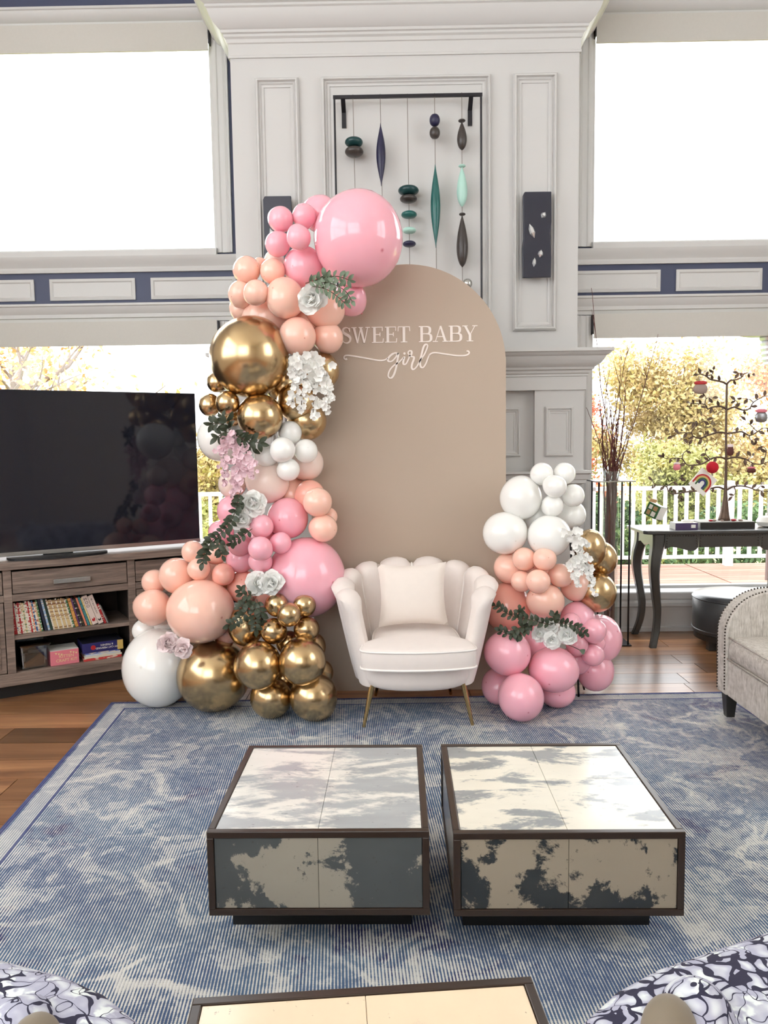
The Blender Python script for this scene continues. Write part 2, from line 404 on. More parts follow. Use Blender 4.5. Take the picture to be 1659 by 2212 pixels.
# ================================================================== structure
YW = 5.62                                            # inner face of the window wall
def cells(xs, zs, solid, d0, d1, ax='y'):
    """a wall of one piece: grid cells kept where solid(i, j)"""
    mb = MB(); idx = {}
    def V(i, j, k):
        key = (i, j, k)
        if key not in idx:
            d = (d0, d1)[k]; idx[key] = len(mb.v)
            mb.v.append(Vector((xs[i], d, zs[j]) if ax == 'y' else (d, xs[i], zs[j])))
        return idx[key]
    S = lambda i, j: 0 <= i < len(xs)-1 and 0 <= j < len(zs)-1 and solid(i, j)
    for i in range(len(xs)-1):
        for j in range(len(zs)-1):
            if not S(i, j): continue
            for k in (0, 1): mb.f.append((V(i,j,k), V(i+1,j,k), V(i+1,j+1,k), V(i,j+1,k)))
            if not S(i-1, j): mb.f.append((V(i,j,0), V(i,j+1,0), V(i,j+1,1), V(i,j,1)))
            if not S(i+1, j): mb.f.append((V(i+1,j,0), V(i+1,j+1,0), V(i+1,j+1,1), V(i+1,j,1)))
            if not S(i, j-1): mb.f.append((V(i,j,0), V(i+1,j,0), V(i+1,j,1), V(i,j,1)))
            if not S(i, j+1): mb.f.append((V(i,j+1,0), V(i+1,j+1,0), V(i+1,j+1,1), V(i,j+1,1)))
    return mb
XL, XR = (-3.3, -1.21), (1.452, 3.55)                # window openings left and right of the chimney breast
struct('wall_front', cells([-4.3, XL[0], XL[1], XR[0], XR[1], 4.4], [0, .29, 2.31, 2.80, 4.33, 5.7],
       lambda i, j: not (i in (1, 3) and j in (1, 3)), YW, 5.80), M['navy_paint'], 'navy painted wall with four large windows', 'wall')
struct('wall_left', cells([-4.3, -3.1, 2.7, 5.8], [0, 1.7, 5.3, 5.7], lambda i, j: not (i == 1 and j == 1), -4.42, -4.3, 'x'), M['room_wall'], 'plain pale side wall with a wide window', 'wall')
struct('wall_right', cells([-4.3, .2, 2.6, 5.8], [0, 1.9, 4.9, 5.7], lambda i, j: not (i == 1 and j == 1), 4.4, 4.52, 'x'), M['room_wall'], 'plain pale side wall with one window', 'wall')
struct('wall_back', cells([-4.3, -4.0, .3, 4.4], [0, 1.7, 5.3, 5.7], lambda i, j: not (i == 1 and j == 1), -4.3, -4.18, 'y'), M['room_wall'], 'plain pale back wall with a broad window', 'wall')
struct('ceiling', MB().box(-4.42, 4.52, -4.3, 5.8, 5.7, 5.8), M['ceiling_paint'], 'white ceiling high above the room', 'ceiling')
for nm, mb in (('window_5', MB().box(-4.36, -4.345, -3.1, 2.7, 1.7, 5.3)), ('window_6', MB().box(4.455, 4.47, .2, 2.6, 1.9, 4.9)), ('window_7', MB().box(-4.0, .3, -4.25, -4.235, 1.7, 5.3))):
    w = struct(nm, mb, M['window_glass'], {'window_5': 'side window with white bars', 'window_6': 'smaller side window with white bars', 'window_7': 'broad back window with white bars'}[nm], 'window')
    fr = MB(); n_ = {'window_5': 5, 'window_6': 2, 'window_7': 3}[nm]
    for k in range(n_+1):
        a = k/n_
        if nm == 'window_7': x = -4.0+4.3*a; part('mullion', MB().box(x-.05, x+.05, -4.27, -4.2, 1.7, 5.3), M['white_paint'], w, world=True)
        else:
            y0, y1 = (-3.1, 2.7) if nm == 'window_5' else (.2, 2.6); z0, z1 = (1.7, 5.3) if nm == 'window_5' else (1.9, 4.9)
            y = y0+(y1-y0)*a; xx = -4.38 if nm == 'window_5' else 4.42
            part('mullion', MB().box(xx, xx+.06, y-.05, y+.05, z0, z1), M['white_paint'], w, world=True)
    for z in (3.5,):
        if nm == 'window_7': part('transom', MB().box(-4.0, .3, -4.268, -4.202, z-.05, z+.05), M['white_paint'], w, world=True)
        elif nm == 'window_5': part('transom', MB().box(-4.378, -4.322, -3.1, 2.7, z-.05, z+.05), M['white_paint'], w, world=True)
# floor: slab with boards laid over the part in view
floor = struct('floor', MB().box(-4.42, 4.52, -4.3, 5.8, -.12, -.012), M['floor_oak'], 'brown oak plank floor under the rug', 'floor')
BW, k = .2, 0
meshes = {}
yb = 2.36
while yb < 5.62:
    y1 = min(yb+BW, 5.62); x = -3.6 - rnd.random()*.8
    while x < 3.6:
        L = rnd.choice((.9, 1.25, 1.6)); key = (L, round(y1-yb, 3))
        if key not in meshes:
            b = MB().box(0, L-.004, 0, (y1-yb)-.0035, -.012, 0.0); meshes[key] = b.mesh('plank')
        near = (x+L < -1.2 or x > -2.0)
        inst('plank', meshes[key], M['floor_oak'], floor, Matrix.Translation(Vector((x, yb, 0)) - parent_matrix(floor).translation))
        x += L
    yb += BW
# window trim -------------------------------------------------------
def casing(x0, x1, z0, z1, mir):          # fluted vertical casing, profile of (x, y) run up Z
    w = x1-x0; pr = [(0, YW), (0, YW-.028), (.012, YW-.03), (.02, YW-.02), (.034, YW-.024), (.05, YW-.016), (.07, YW-.016), (.078, YW-.022), (.09, YW-.022), (w, YW-.012), (w, YW)]
    q = [((x0+a) if not mir else (x1-a), b) for a, b in pr]
    return MB().rings([[(a, b, z0) for a, b in q], [(a, b, z1) for a, b in q]])
n = 0
for side, (a, b) in (('L', XL), ('R', XR)):
    for z0, z1, lo in ((2.80, 4.33, False), (.29, 2.31, True)):
        n += 1
        lab = {1: 'tall upper left window showing white sky', 2: 'lower left window behind the television', 3: 'upper right window showing white sky', 4: 'lower right window looking onto the deck'}[n]
        w = struct('window_%d' % n, MB().box(a+.03, b-.03, 5.715, 5.727, z0+.03, z1), M['window_glass'], lab, 'window')
        for p0, p1, q0, q1 in ((a, b, z0, z0+.035), (a, a+.035, z0+.035, z1), (b-.035, b, z0+.035, z1)):
            part('window_frame', MB().box(p0, p1, 5.69, 5.75, q0, q1), M['white_paint'], w, world=True)
        part('sill', MB().extr([(5.69, z0+.016), (YW-.04, z0+.006), (YW-.046, z0-.002), (YW-.046, z0-.046), (YW-.001, z0-.046), (YW-.001, z0+.0005), (5.69, z0+.0005)], a+.001, b-.001), M['white_paint'], w, world=True)
        top = 4.33 if not lo else 2.30
        for x_ in (a, b-.01): part('jamb', MB().box(x_, x_+.01, YW-.004, 5.69, z0+.016, z1), M['white_paint'], w, world=True)
        part('casing', casing(b, b+.11, z0-.02, top, True) if side == 'L' else casing(a-.11, a, z0-.02, top, False), M['white_paint'], w, world=True, smooth=30)
        part('casing', casing(a-.11, a, z0-.02, top, False) if side == 'L' else casing(b, b+.11, z0-.02, top, True), M['white_paint'], w, world=True, smooth=30)
apron = [(YW, 2.655), (YW-.02, 2.655), (YW-.024, 2.675), (YW-.016, 2.69), (YW-.03, 2.715), (YW-.045, 2.735), (YW-.052, 2.76), (YW, 2.76)]
head = [(YW, 2.305), (YW-.018, 2.305), (YW-.022, 2.33), (YW-.032, 2.335), (YW-.034, 2.36), (YW-.055, 2.39), (YW-.06, 2.41), (YW-.07, 2.415), (YW-.07, 2.43), (YW, 2.43)]
crown = [(YW, 4.325), (YW-.02, 4.325), (YW-.025, 4.35), (YW-.04, 4.36), (YW-.065, 4.395), (YW-.07, 4.41), (YW-.08, 4.415), (YW-.08, 4.43), (YW, 4.43)]
n = 0
for (x0, x1, sd) in ((-4.28, -1.065, 'left'), (1.27, 4.38, 'right')):
    for pr, nm in ((apron, 'moulding under the upper %s window' % sd), (head, 'moulding above the lower %s window' % sd), (crown, 'moulding above the upper %s window' % sd)):
        n += 1; struct('trim_%d' % n, MB().extr(pr, x0, x1), M['white_paint'], 'white painted ' + nm, 'trim', smooth=30)
base_pr = [(YW, 0), (YW-.035, 0), (YW-.035, .03), (YW-.022, .035), (YW-.022, .15), (YW-.03, .165), (YW-.034, .18), (YW-.046, .19), (YW-.046, .215), (YW-.034, .235), (YW-.03, .25), (YW, .25)]
struct('baseboard_right', MB().extr(base_pr, 1.27, 4.38), M['white_paint'], 'tall stepped white baseboard under the lower right window', 'baseboard', smooth=30)
struct('baseboard_left', MB().extr(base_pr, -4.28, -1.02), M['white_paint'], 'tall stepped white baseboard behind the television stand', 'baseboard', smooth=30)
def frame_mould(x0, x1, z0, z1, y, w=.055, h=.034):
    """mitred picture-frame moulding standing proud of a face at depth y"""
    pr = [(0, 0), (0, .6*h), (.18*w, h), (.34*w, h), (.44*w, .45*h), (.62*w, .55*h), (.75*w, .25*h), (w, .2*h), (w, 0)]
    rings = [[((x0+i) if sx < 0 else (x1-i), y-d, (z0+i) if sz < 0 else (z1-i)) for i, d in pr] for sx, sz in ((-1, -1), (1, -1), (1, 1), (-1, 1))]
    return MB().rings(rings, caps=False, loop=True)
# white raised panels on the navy band
wf = bpy.data.objects['wall_front']
for x0, x1 in ((-3.88, -3.263), (-3.15, -2.536), (-2.423, -1.809), (-1.696, -1.085), (1.33, 1.943), (2.055, 2.664), (2.776, 3.385)):
    z0, z1 = 2.462, 2.613; d = .045
    P = MB().rings([[(x0, YW, z0), (x1, YW, z0), (x1, YW, z1), (x0, YW, z1)], [(x0, YW-.012, z0), (x1, YW-.012, z0), (x1, YW-.012, z1), (x0, YW-.012, z1)],
                    [(x0+.02, YW-.018, z0+.02), (x1-.02, YW-.018, z0+.02), (x1-.02, YW-.018, z1-.02), (x0+.02, YW-.018, z1-.02)],
                    [(x0+.028, YW-.010, z0+.028), (x1-.028, YW-.010, z0+.028), (x1-.028, YW-.010, z1-.028), (x0+.028, YW-.010, z1-.028)]])
    part('panel', P, M['white_paint'], wf, world=True)
# roller shades
for sd, (a, b) in (('left', XL), ('right', XR)):
    for z0, z1, u in ((4.14, 4.325, 'upper'), (2.135, 2.305, 'lower')):
        T = thing('roller_shade', 'grey roller shade pulled up at the top of the %s %s window' % (u, sd), 'shade', ((a+b)/2, 5.585, z0), group='roller shades at the window heads')
        part('fabric', MB().box(a+.02 if sd == 'left' else a+.01, b-.012, 5.572, 5.578, z0+.012, z1), M['shade_fabric'], T, world=True)
        part('hem_bar', MB().box(a+.02 if sd == 'left' else a+.01, b-.012, 5.568, 5.583, z0, z0+.014), M['shade_fabric'], T, world=True)
        part('roller', MB().tube([(a+.02, 5.6, z1-.05), (b-.012, 5.6, z1-.05)], .02, 12), M['shade_fabric'], T, world=True, smooth=40)
        for x in (a+.002, b-.01): part('bracket', MB().box(x, x+.008, 5.57, 5.619, z1-.14, z1-.005), M['black_metal'], T, world=True)
# chimney breast ----------------------------------------------------
BX0, BX1, BY = -1.0, 1.256, 5.2
breast = struct('wall_chimney', MB().box(BX0, BX1, BY, YW, 0, 5.7), M['white_paint'], 'white panelled chimney breast between the windows', 'wall')
for x0, x1, z0 in ((-.842, -.559, 2.141), (-.415, .684, 2.141), (.827, 1.111, 2.141)):
    part('panel_moulding', frame_mould(x0, x1, z0, 3.77, BY), M['white_paint'], breast, world=True)
def around(prof, x0, x1, y, yb):
    """profile of (out, z) carried round three sides of a projecting block, mitred"""
    R = [[(x0-o, yb, z) for o, z in prof], [(x0-o, y-o, z) for o, z in prof], [(x1+o, y-o, z) for o, z in prof], [(x1+o, yb, z) for o, z in prof]]
    return MB().rings(R)
cor = [(0, 3.90), (.010, 3.90), (.012, 3.912), (.008, 3.918), (.008, 3.985), (.016, 3.99), (.022, 4.01), (.034, 4.02), (.034, 4.035), (.046, 4.04), (.05, 4.055), (.06, 4.06), (.085, 4.085), (.105, 4.115), (.118, 4.15),
       (.128, 4.158), (.128, 4.172), (.142, 4.178), (.165, 4.195), (.178, 4.215), (.19, 4.22), (.19, 4.26), (.215, 4.27), (.25, 4.33), (.26, 4.4), (0, 4.4)]
struct('trim_7', around(cor, BX0, BX1, BY, YW), M['white_paint'], 'deep stepped white cornice across the top of the chimney breast', 'cornice', smooth=25)
# mantel
MX0, MX1, MY = -.992, 1.253, 5.0
mt = struct('trim_8', MB().box(MX0, MX1, MY+.06, BY, 1.2, 1.86), M['white_paint'], 'white overmantel with framed pilasters behind the arch panel', 'mantel')
part('frieze', MB().box(MX0-.012, MX1+.012, MY-.012, BY, 1.735, 1.83), M['white_paint'], mt, world=True)
part('pilaster', MB().box(.937, MX1, MY, MY+.06, 1.2, 1.735), M['white_paint'], mt, world=True)
part('pilaster', MB().box(MX0, MX0+.316, MY, MY+.06, 1.2, 1.735), M['white_paint'], mt, world=True)
sh = [(0, 1.82), (.02, 1.822), (.02, 1.835), (.03, 1.84), (.034, 1.856), (.05, 1.862), (.055, 1.876), (.085, 1.895), (.105, 1.925), (.112, 1.94), (.128, 1.948), (.14, 1.962), (.15, 1.966), (.15, 1.986), (0, 1.986)]
part('shelf', around(sh, MX0, MX1, MY, BY), M['white_paint'], mt, world=True, smooth=25)
for x0, x1 in ((1.003, 1.185), (-.93, -.745)): part('panel_moulding', frame_mould(x0, x1, 1.31, 1.63, MY, .042, .016), M['white_paint'], mt, world=True)
for x0, x1 in ((.50, .855), (.06, .42), (-.60, -.04)): part('panel_moulding', frame_mould(x0, x1, 1.31, 1.63, MY+.06, .042, .016), M['white_paint'], mt, world=True)
lo = [(0, 1.13), (.012, 1.135), (.012, 1.155), (.022, 1.16), (.03, 1.19), (.045, 1.2), (.045, 1.215), (0, 1.215)]
part('band_moulding', around(lo, MX0, MX1, MY, BY), M['white_paint'], mt, world=True, smooth=25)
part('surround', MB().box(MX0, -.5, MY+.03, BY, 0, 1.15), M['white_paint'], mt, world=True)
part('surround', MB().box(.78, MX1, MY+.03, BY, 0, 1.15), M['white_paint'], mt, world=True)
part('firebox', MB().box(-.5, .78, MY+.12, BY, 0, 1.14), M['firebox'], mt, world=True)
scr = thing('fire_screen', 'dark metal fire grille half hidden behind the arch panel', 'fire screen', (.14, MY+.10, 0))
part('frame', MB().box(-.635, .635, -.005, .005, 1.09, 1.12), M['dark_metal'], scr)
for k in range(18): part('bar', MB().tube([(-.62+k*.073, 0, 0), (-.62+k*.073, 0, 1.1)], .006, 6), M['dark_metal'], scr)
# ================================================================== outdoors
def ground():
    def P(u, v):
        x = -60+120*u; y = 5.82 + 110*v*v
        z = -1.6 + (-.10*max(0, y-14) if y < 40 else -2.6) + .25*math.sin(x*.2+y*.1)
        return (x, y, z)
    return MB().grid(P, 40, 30)
struct('ground', ground(), M['lawn'], 'yellowing lawn beyond the deck railing', 'lawn', smooth=True)
struct('hills', MB().grid(lambda u, v: (-160+320*u, 120+30*v, -14 + v*(15+4.0*math.sin(u*9)+2*math.sin(u*23))), 60, 6), M['hill'], 'hazy wooded hills on the horizon', 'hills', smooth=True)
deck = struct('terrace', MB().box(-6, 7.5, 5.84, 9.35, -.35, -.14), M['deck_edge'], 'pale wooden deck outside the windows', 'deck')
dm = {}
yb = 5.86; k = 0
while yb < 9.33:
    for x in (-6, -1.2, 3.6):
        if 'd' not in dm: dm['d'] = MB().box(0, 4.78, 0, .134, -.14, -.105).mesh('deck_board')
        if x > -4 and True: inst('deck_board', dm['d'], M['deck_wood'], deck, Matrix.Translation(Vector((x, yb, 0)) - parent_matrix(deck).translation))
    yb += .14
# railing: one thing per run between posts
pm = MB().box(-.045, .045, -.045, .045, 0, 1.02).mesh('post'); bm_ = MB().box(-.018, .018, -.018, .018, 0, .80).mesh('baluster')
xs = [-4.2, -2.55, -.9, .75, 2.4, 4.05, 5.7]
for i in range(len(xs)-1):
    x0, x1 = xs[i], xs[i+1]
    T = thing('deck_railing', ['white deck railing seen left of the television', 'white deck railing between television and balloon arch', 'white deck railing hidden behind the chimney breast', 'white deck railing running out from behind the arch panel', 'white deck railing behind the red twig vase and metal tree', 'white deck railing at the far right behind the sofa'][i], 'railing', (x0, 9.2, -.105), group='white railing along the deck')
    inst('post', pm, M['rail_white'], T, Matrix.Identity(4))
    part('top_rail', MB().box(.0, x1-x0, -.045, .045, .92, .965), M['rail_white'], T)
    part('bottom_rail', MB().box(.045, x1-x0-.045, -.02, .02, .09, .13), M['rail_white'], T)
    nb = 12
    for k in range(1, nb+1): inst('baluster', bm_, M['rail_white'], T, Matrix.Translation((k*(x1-x0)/(nb+1), 0, .125)))
def tree(name, label, base, h, spread, fol, nleaf, seed, leaf=.07, trunk_r=.16, low=.25, density=1.0, group='autumn trees beyond the deck', cat='tree', nbr=16):
    r = random.Random(seed); T = thing(name, label, cat, base, group=group)
    tips = []; tb = MB()
    def limb(p, d, L, rad, lev):
        pts = [p]; q = Vector(p); dd = Vector(d)
        for k in range(5):
            dd = (dd + Vector((r.uniform(-.25, .25), r.uniform(-.25, .25), r.uniform(-.08, .2)))).normalized(); q = q + dd*L/5; pts.append(q.copy())
        tb.tube(pts, [rad*(1-.75*i/5) for i in range(6)], 5)
        if lev == 0:
            for i in range(nbr):
                t_ = low + (1-low)*r.random(); j = min(4, int(t_*5)); a = r.random()*2*PI
                limb(pts[j].lerp(pts[j+1], t_*5-j), (math.cos(a), math.sin(a), r.uniform(.15, .8)), spread*r.uniform(.55, 1.0)*(1.15-.5*t_), rad*.4, 1)
        elif lev == 1:
            for i in range(4):
                j = r.randrange(1, 5); a = r.random()*2*PI
                limb(pts[j], (dd+Vector((math.cos(a), math.sin(a), r.uniform(-.3, .6)))).normalized(), L*.55, rad*.45, 2)
            tips.extend(pts[2:])
        else: tips.extend(pts[1:])
    limb(Vector((0, 0, -.2)), (0, 0, 1), h*.92, trunk_r, 0)
    part('trunk', tb, M['bark'], T, smooth=50)
    n = nleaf; P = np.array([tuple(p) for p in tips]); rg = np.random.default_rng(seed)
    c = P[rg.integers(0, len(P), n)] + rg.normal(0, 1, (n, 3))*np.array([.34, .34, .26])*spread*.28*density
    a = rg.normal(size=(n, 3)); a /= np.linalg.norm(a, axis=1)[:, None]; b = rg.normal(size=(n, 3)); b -= a*(a*b).sum(1)[:, None]; b /= np.linalg.norm(b, axis=1)[:, None]
    s = leaf*rg.uniform(.6, 1.3, (n, 1)); q = np.stack([c-a*s, c+b*s*.5, c+a*s, c-b*s*.5], 1).reshape(-1, 3)
    me = bpy.data.meshes.new('crown'); me.vertices.add(4*n); me.vertices.foreach_set('co', q.ravel()); me.loops.add(4*n); me.loops.foreach_set('vertex_index', np.arange(4*n)); me.polygons.add(n); me.polygons.foreach_set('loop_start', np.arange(n)*4); me.update(calc_edges=True)
    o = inst('crown', me, M[fol], T, Matrix.Identity(4)); o['kind'] = 'stuff'
    return T
gz = lambda y: -1.6 - .10*max(0, y-14)
tree('maple_tree', 'tall golden tree filling the right window behind the metal tree', (7.6, 19.5, gz(19)), 5.2, 2.8, 'fol_gold', 42000, 11, .06)
tree('maple_tree', 'orange leaved tree at the right edge of the lower right window', (12.4, 22, gz(22)), 6.4, 3.0, 'fol_orange', 30000, 12, .065)
tree('maple_tree', 'low red leaved tree behind the upper twigs', (7.2, 29, gz(29)), 6.6, 2.2, 'fol_red', 14000, 13, .08)
tree('maple_tree', 'yellow green tree behind the red twig vase', (4.3, 21, gz(21)), 4.4, 1.9, 'fol_green', 26000, 14, .055)
tree('maple_tree', 'pale green tree close behind the railing', (5.3, 14.5, gz(14)), 3.0, 1.6, 'fol_green', 24000, 15, .045, low=.1)
tree('oak_tree', 'bare limbed tree with sparse orange leaves above the television', (-7.7, 17.5, gz(17)), 5.6, 3.6, 'fol_orange', 2600, 21, .085, .2, .3, 1.0)
tree('oak_tree', 'golden tree seen between television and balloons', (-6.0, 22, gz(22)), 4.2, 2.0, 'fol_gold', 12000, 22, .08, low=.12)
tree('oak_tree', 'small yellow tree low between television and balloons', (-4.1, 15.5, gz(16)), 2.3, 1.1, 'fol_green', 6000, 23, .06, low=.1)
def bush(label, c, r, fol, n, seed, leaf=.05):
    T = thing('bush', label, 'bush', (c[0], c[1], c[2]-r[2]), group='bushes below the railing'); rg = np.random.default_rng(seed); mb = MB()
    for k in range(5):
        a = k*1.26; mb.tube([(0, 0, 0), (r[0]*.4*math.cos(a), r[1]*.4*math.sin(a), r[2]), (r[0]*.6*math.cos(a), r[1]*.6*math.sin(a), r[2]*1.5)], [.03, .02, .006], 5)
    part('stem', mb, M['bark'], T)
    d = rg.normal(size=(n, 3)); d /= np.linalg.norm(d, axis=1)[:, None]; cc = d*np.array(r)*(rg.uniform(.2, 1, (n, 1))**.4) + np.array([0, 0, r[2]])
    a = rg.normal(size=(n, 3)); a /= np.linalg.norm(a, axis=1)[:, None]; b = rg.normal(size=(n, 3)); b -= a*(a*b).sum(1)[:, None]; b /= np.linalg.norm(b, axis=1)[:, None]
    s = leaf*rg.uniform(.6, 1.3, (n, 1)); q = np.stack([cc-a*s, cc+b*s*.5, cc+a*s, cc-b*s*.5], 1).reshape(-1, 3)
    me = bpy.data.meshes.new('foliage'); me.vertices.add(4*n); me.vertices.foreach_set('co', q.ravel()); me.loops.add(4*n); me.loops.foreach_set('vertex_index', np.arange(4*n)); me.polygons.add(n); me.polygons.foreach_set('loop_start', np.arange(n)*4); me.update(calc_edges=True)
    o = inst('foliage', me, M[fol], T, Matrix.Identity(4)); o['kind'] = 'stuff'
bush('dark green hedge just beyond the railing beside the twig vase', (2.85, 10.6, -.4), (.9, .7, 1.1), 'fol_hedge', 9000, 31, .05)
bush('green bush beyond the railing right of the metal tree trunk', (5.3, 11.4, -.5), (1.2, .8, 1.0), 'fol_hedge', 9000, 32, .05)
bush('yellow leafed bush low at the right end of the railing', (5.4, 10.0, -.75), (1.0, .5, .55), 'fol_gold', 6000, 33, .045)
# ================================================================== rug
_a = math.radians(1.1); _ex = Vector((math.cos(_a), math.sin(_a), 0)); _ey = Vector((-math.sin(_a), math.cos(_a), 0))
_o = Vector((-1.554, 4.114, 0)) - _ex*(-RW-RSH*RL) - _ey*RL
rugv = [(-RW-RSH*y, y) if sx < 0 else (RW-RSH*y, y) for sx, y in ((-1, -RL), (1, -RL), (1, RL), (-1, RL))]
rug = part('area_rug', MB().prism(rugv, 0, .008, 'z'), M['rug'], origin=(0, 0, 0))
rug.matrix_basis = Matrix.Translation(_o) @ Matrix.Rotation(_a, 4, 'Z')
tag(rug, 'large faded blue and cream rug with ribbed weave', 'rug')
ZR = .008
# ================================================================== coffee tables
def coffee_table(label, cx, y0, w, d, T, tops, fronts, rot=-.6, hb=.118):
    R = math.radians(rot); t = thing('coffee_table', label, 'table', (cx, y0+d/2, ZR), R, group='parchment clad coffee tables')
    x0, x1, ya, yb = -w/2, w/2, -d/2, d/2; hb -= ZR; T -= ZR; e = .019
    part('plinth', MB().box(x0+.035, x1-.05, ya+.13, yb-.13, 0, hb), M['plinth_black'], t)
    part('carcass', MB().box(x0+.006, x1-.006, ya+.006, yb-.006, hb+.006, T-.006), M['plinth_black'], t)
    fr = M['bronze_wood']
    for y in (ya, yb-e):
        for z in (hb, T-e): part('frame_rail', MB().box(x0, x1, y, y+e, z, z+e), fr, t, bevel=.002)
        for x in (x0, x1-e): part('frame_post', MB().box(x, x+e, y, y+e, hb+e, T-e), fr, t, bevel=.002)
    for x in (x0, x1-e):
        for z in (hb, T-e): part('frame_rail', MB().box(x, x+e, ya+e, yb-e, z, z+e), fr, t, bevel=.002)
    g = .0005; zt = T-.003
    for i in (0, 1):
        for j in (0, 1):
            xa = x0+e+.001 if i == 0 else g; xb = -g if i == 0 else x1-e-.001
            yc = ya+e+.001 if j == 0 else .035+g; yd = .035-g if j == 0 else yb-e-.001
            part('top_panel', MB().box(xa, xb, yc, yd, zt-.006, zt), M[tops], t, bevel=.001, seg=1, origin=(0, 0, 0))
    for i in (0, 1):
        xa = x0+e+.001 if i == 0 else g; xb = -g if i == 0 else x1-e-.001
        part('front_panel', MB().box(xa, xb, ya+.004, ya+.012, hb+e+.001, T-e-.001), M[fronts], t, bevel=.001, seg=1, origin=(0, 0, 0))
        part('back_panel', MB().box(xa, xb, yb-.012, yb-.004, hb+e+.001, T-e-.001), M['parch_side'], t, origin=(0, 0, 0))
        yc = ya+e+.001 if i == 0 else g; yd = -g if i == 0 else yb-e-.001
        for x in (x0+.004, x1-.012): part('side_panel', MB().box(x, x+.008, yc, yd, hb+e+.001, T-e-.001), M['parch_side'], t, origin=(0, 0, 0))
    return t
coffee_table('grey fronted parchment coffee table with dark frame, left of the pair', -.207, 1.998, .606, .605, .358, 'parch_top_a', 'parch_front_a')
coffee_table('tan fronted parchment coffee table with dark frame, right of the pair', .472, 1.985, .622, .62, .355, 'parch_top_b', 'parch_front_b')
coffee_table('cream topped parchment coffee table nearest the camera, cut by the frame', -.035, .73, .64, .64, .38, 'parch_top_c', 'parch_side', rot=4.6)
# ================================================================== arch panel with lettering
AY, AX0, AX1, AH = 4.29, -.443, .645, 2.378
ar = (AX1-AX0)/2; acx = (AX0+AX1)/2
poly = [(AX1, .0), (AX1, AH-ar)] + [(acx+ar*math.cos(PI*k/48), AH-ar+ar*math.sin(PI*k/48)) for k in range(1, 48)] + [(AX0, AH-ar), (AX0, .0)]
arch = thing('arch_backdrop', 'tall beige arch panel with white lettering behind the chair', 'backdrop', (acx, AY+.01, 0))
part('board', MB().prism(poly, AY, AY+.018), M['arch_paint'], arch, world=True, smooth=35)
for x in (AX0+.2, AX1-.2):
    part('brace', MB().prism([(AY+.018, .002), (AY+.36, .002), (AY+.36, .03), (AY+.05, .03), (AY+.03, .75), (AY+.018, .75)], x-.012, x+.012, 'x'), M['box_brown'], arch, world=True)
# slab serif capitals drawn as polygons in a unit cap height
def ser(x, y, w, t=.055): return [(x, y), (x+w, y), (x+w, y+t), (x, y+t)]
def stroke(p, q, w0, w1=None):
    w1 = w1 or w0; return [(p[0]-w0/2, p[1]), (p[0]+w0/2, p[1]), (q[0]+w1/2, q[1]), (q[0]-w1/2, q[1])]
def ribbon2(pts, wid, n=6):
    P = spline([(a, b, 0) for a, b in pts], n); m = len(P); L = []; Rr = []
    for i, p in enumerate(P):
        t = (P[min(i+1, m-1)]-P[max(i-1, 0)]).normalized(); nn = Vector((-t.y, t.x, 0)); k = i/(m-1)*(len(wid)-1); j = min(int(k), len(wid)-2); w = wid[j]+(wid[j+1]-wid[j])*(k-j)
        L.append(p+nn*w/2); Rr.append(p-nn*w/2)
    return [(a.x, a.y) for a in L], [(a.x, a.y) for a in Rr]
TK, TN = .165, .055
def glyph(ch):
    """list of polygons (convex) or ribbons"""
    if ch == 'E': return .80, [stroke((.2, 0), (.2, 1), TK), ser(.02, 0, .74), ser(.02, .945, .70), ser(.2, .49, .36), stroke((.735, .0), (.76, .27), TN), stroke((.70, 1.0), (.70, .74), TN), stroke((.55, .39), (.55, .64), TN)]
    if ch == 'T': return .84, [stroke((.42, 0), (.42, 1), TK), ser(.2, 0, .44), ser(.03, .945, .78), stroke((.05, 1), (.03, .7), TN), stroke((.79, 1), (.81, .7), TN)]
    if ch == 'W': return 1.26, [stroke((.18, 1), (.42, 0), TK, .1), stroke((.42, 0), (.64, 1), .06), stroke((.62, 1), (.86, 0), TK, .1), stroke((.86, 0), (1.09, 1), .06), ser(.02, .945, .34), ser(.5, .945, .28), ser(.94, .945, .3)]
    if ch == 'A': return 1.0, [stroke((.16, 0), (.5, 1), .06), stroke((.82, 0), (.5, 1), TK, .12), ser(.0, 0, .34), ser(.62, 0, .38), ser(.28, .3, .42)]
    if ch == 'Y': return 1.0, [stroke((.5, 0), (.5, .45), TK), stroke((.17, 1), (.5, .4), TK), stroke((.84, 1), (.5, .4), .06), ser(.28, 0, .44), ser(.0, .945, .36), ser(.66, .945, .34)]
    if ch == 'B': return .88, [stroke((.2, 0), (.2, 1), TK), ser(.02, 0, .45), ser(.02, .945, .42), ser(.2, .49, .3),
                               ('r', [(.42, .972), (.62, .95), (.72, .85), (.72, .65), (.62, .53), (.45, .515)], [.055, .09, .16, .16, .09, .055]),
                               ('r', [(.45, .517), (.68, .49), (.79, .38), (.79, .17), (.68, .05), (.45, .028)], [.055, .09, .17, .17, .09, .055])]
    if ch == 'S': return .66, [('r', [(.54, .74), (.5, .9), (.36, .975), (.2, .95), (.10, .84), (.13, .68), (.3, .56), (.48, .46), (.59, .32), (.56, .14), (.42, .03), (.24, .03), (.11, .12), (.07, .28)], [.05, .06, .07, .10, .13, .16, .18, .18, .16, .12, .09, .06, .06, .05]), stroke((.555, .70), (.555, .96), .05), stroke((.065, .04), (.065, .32), .05)]
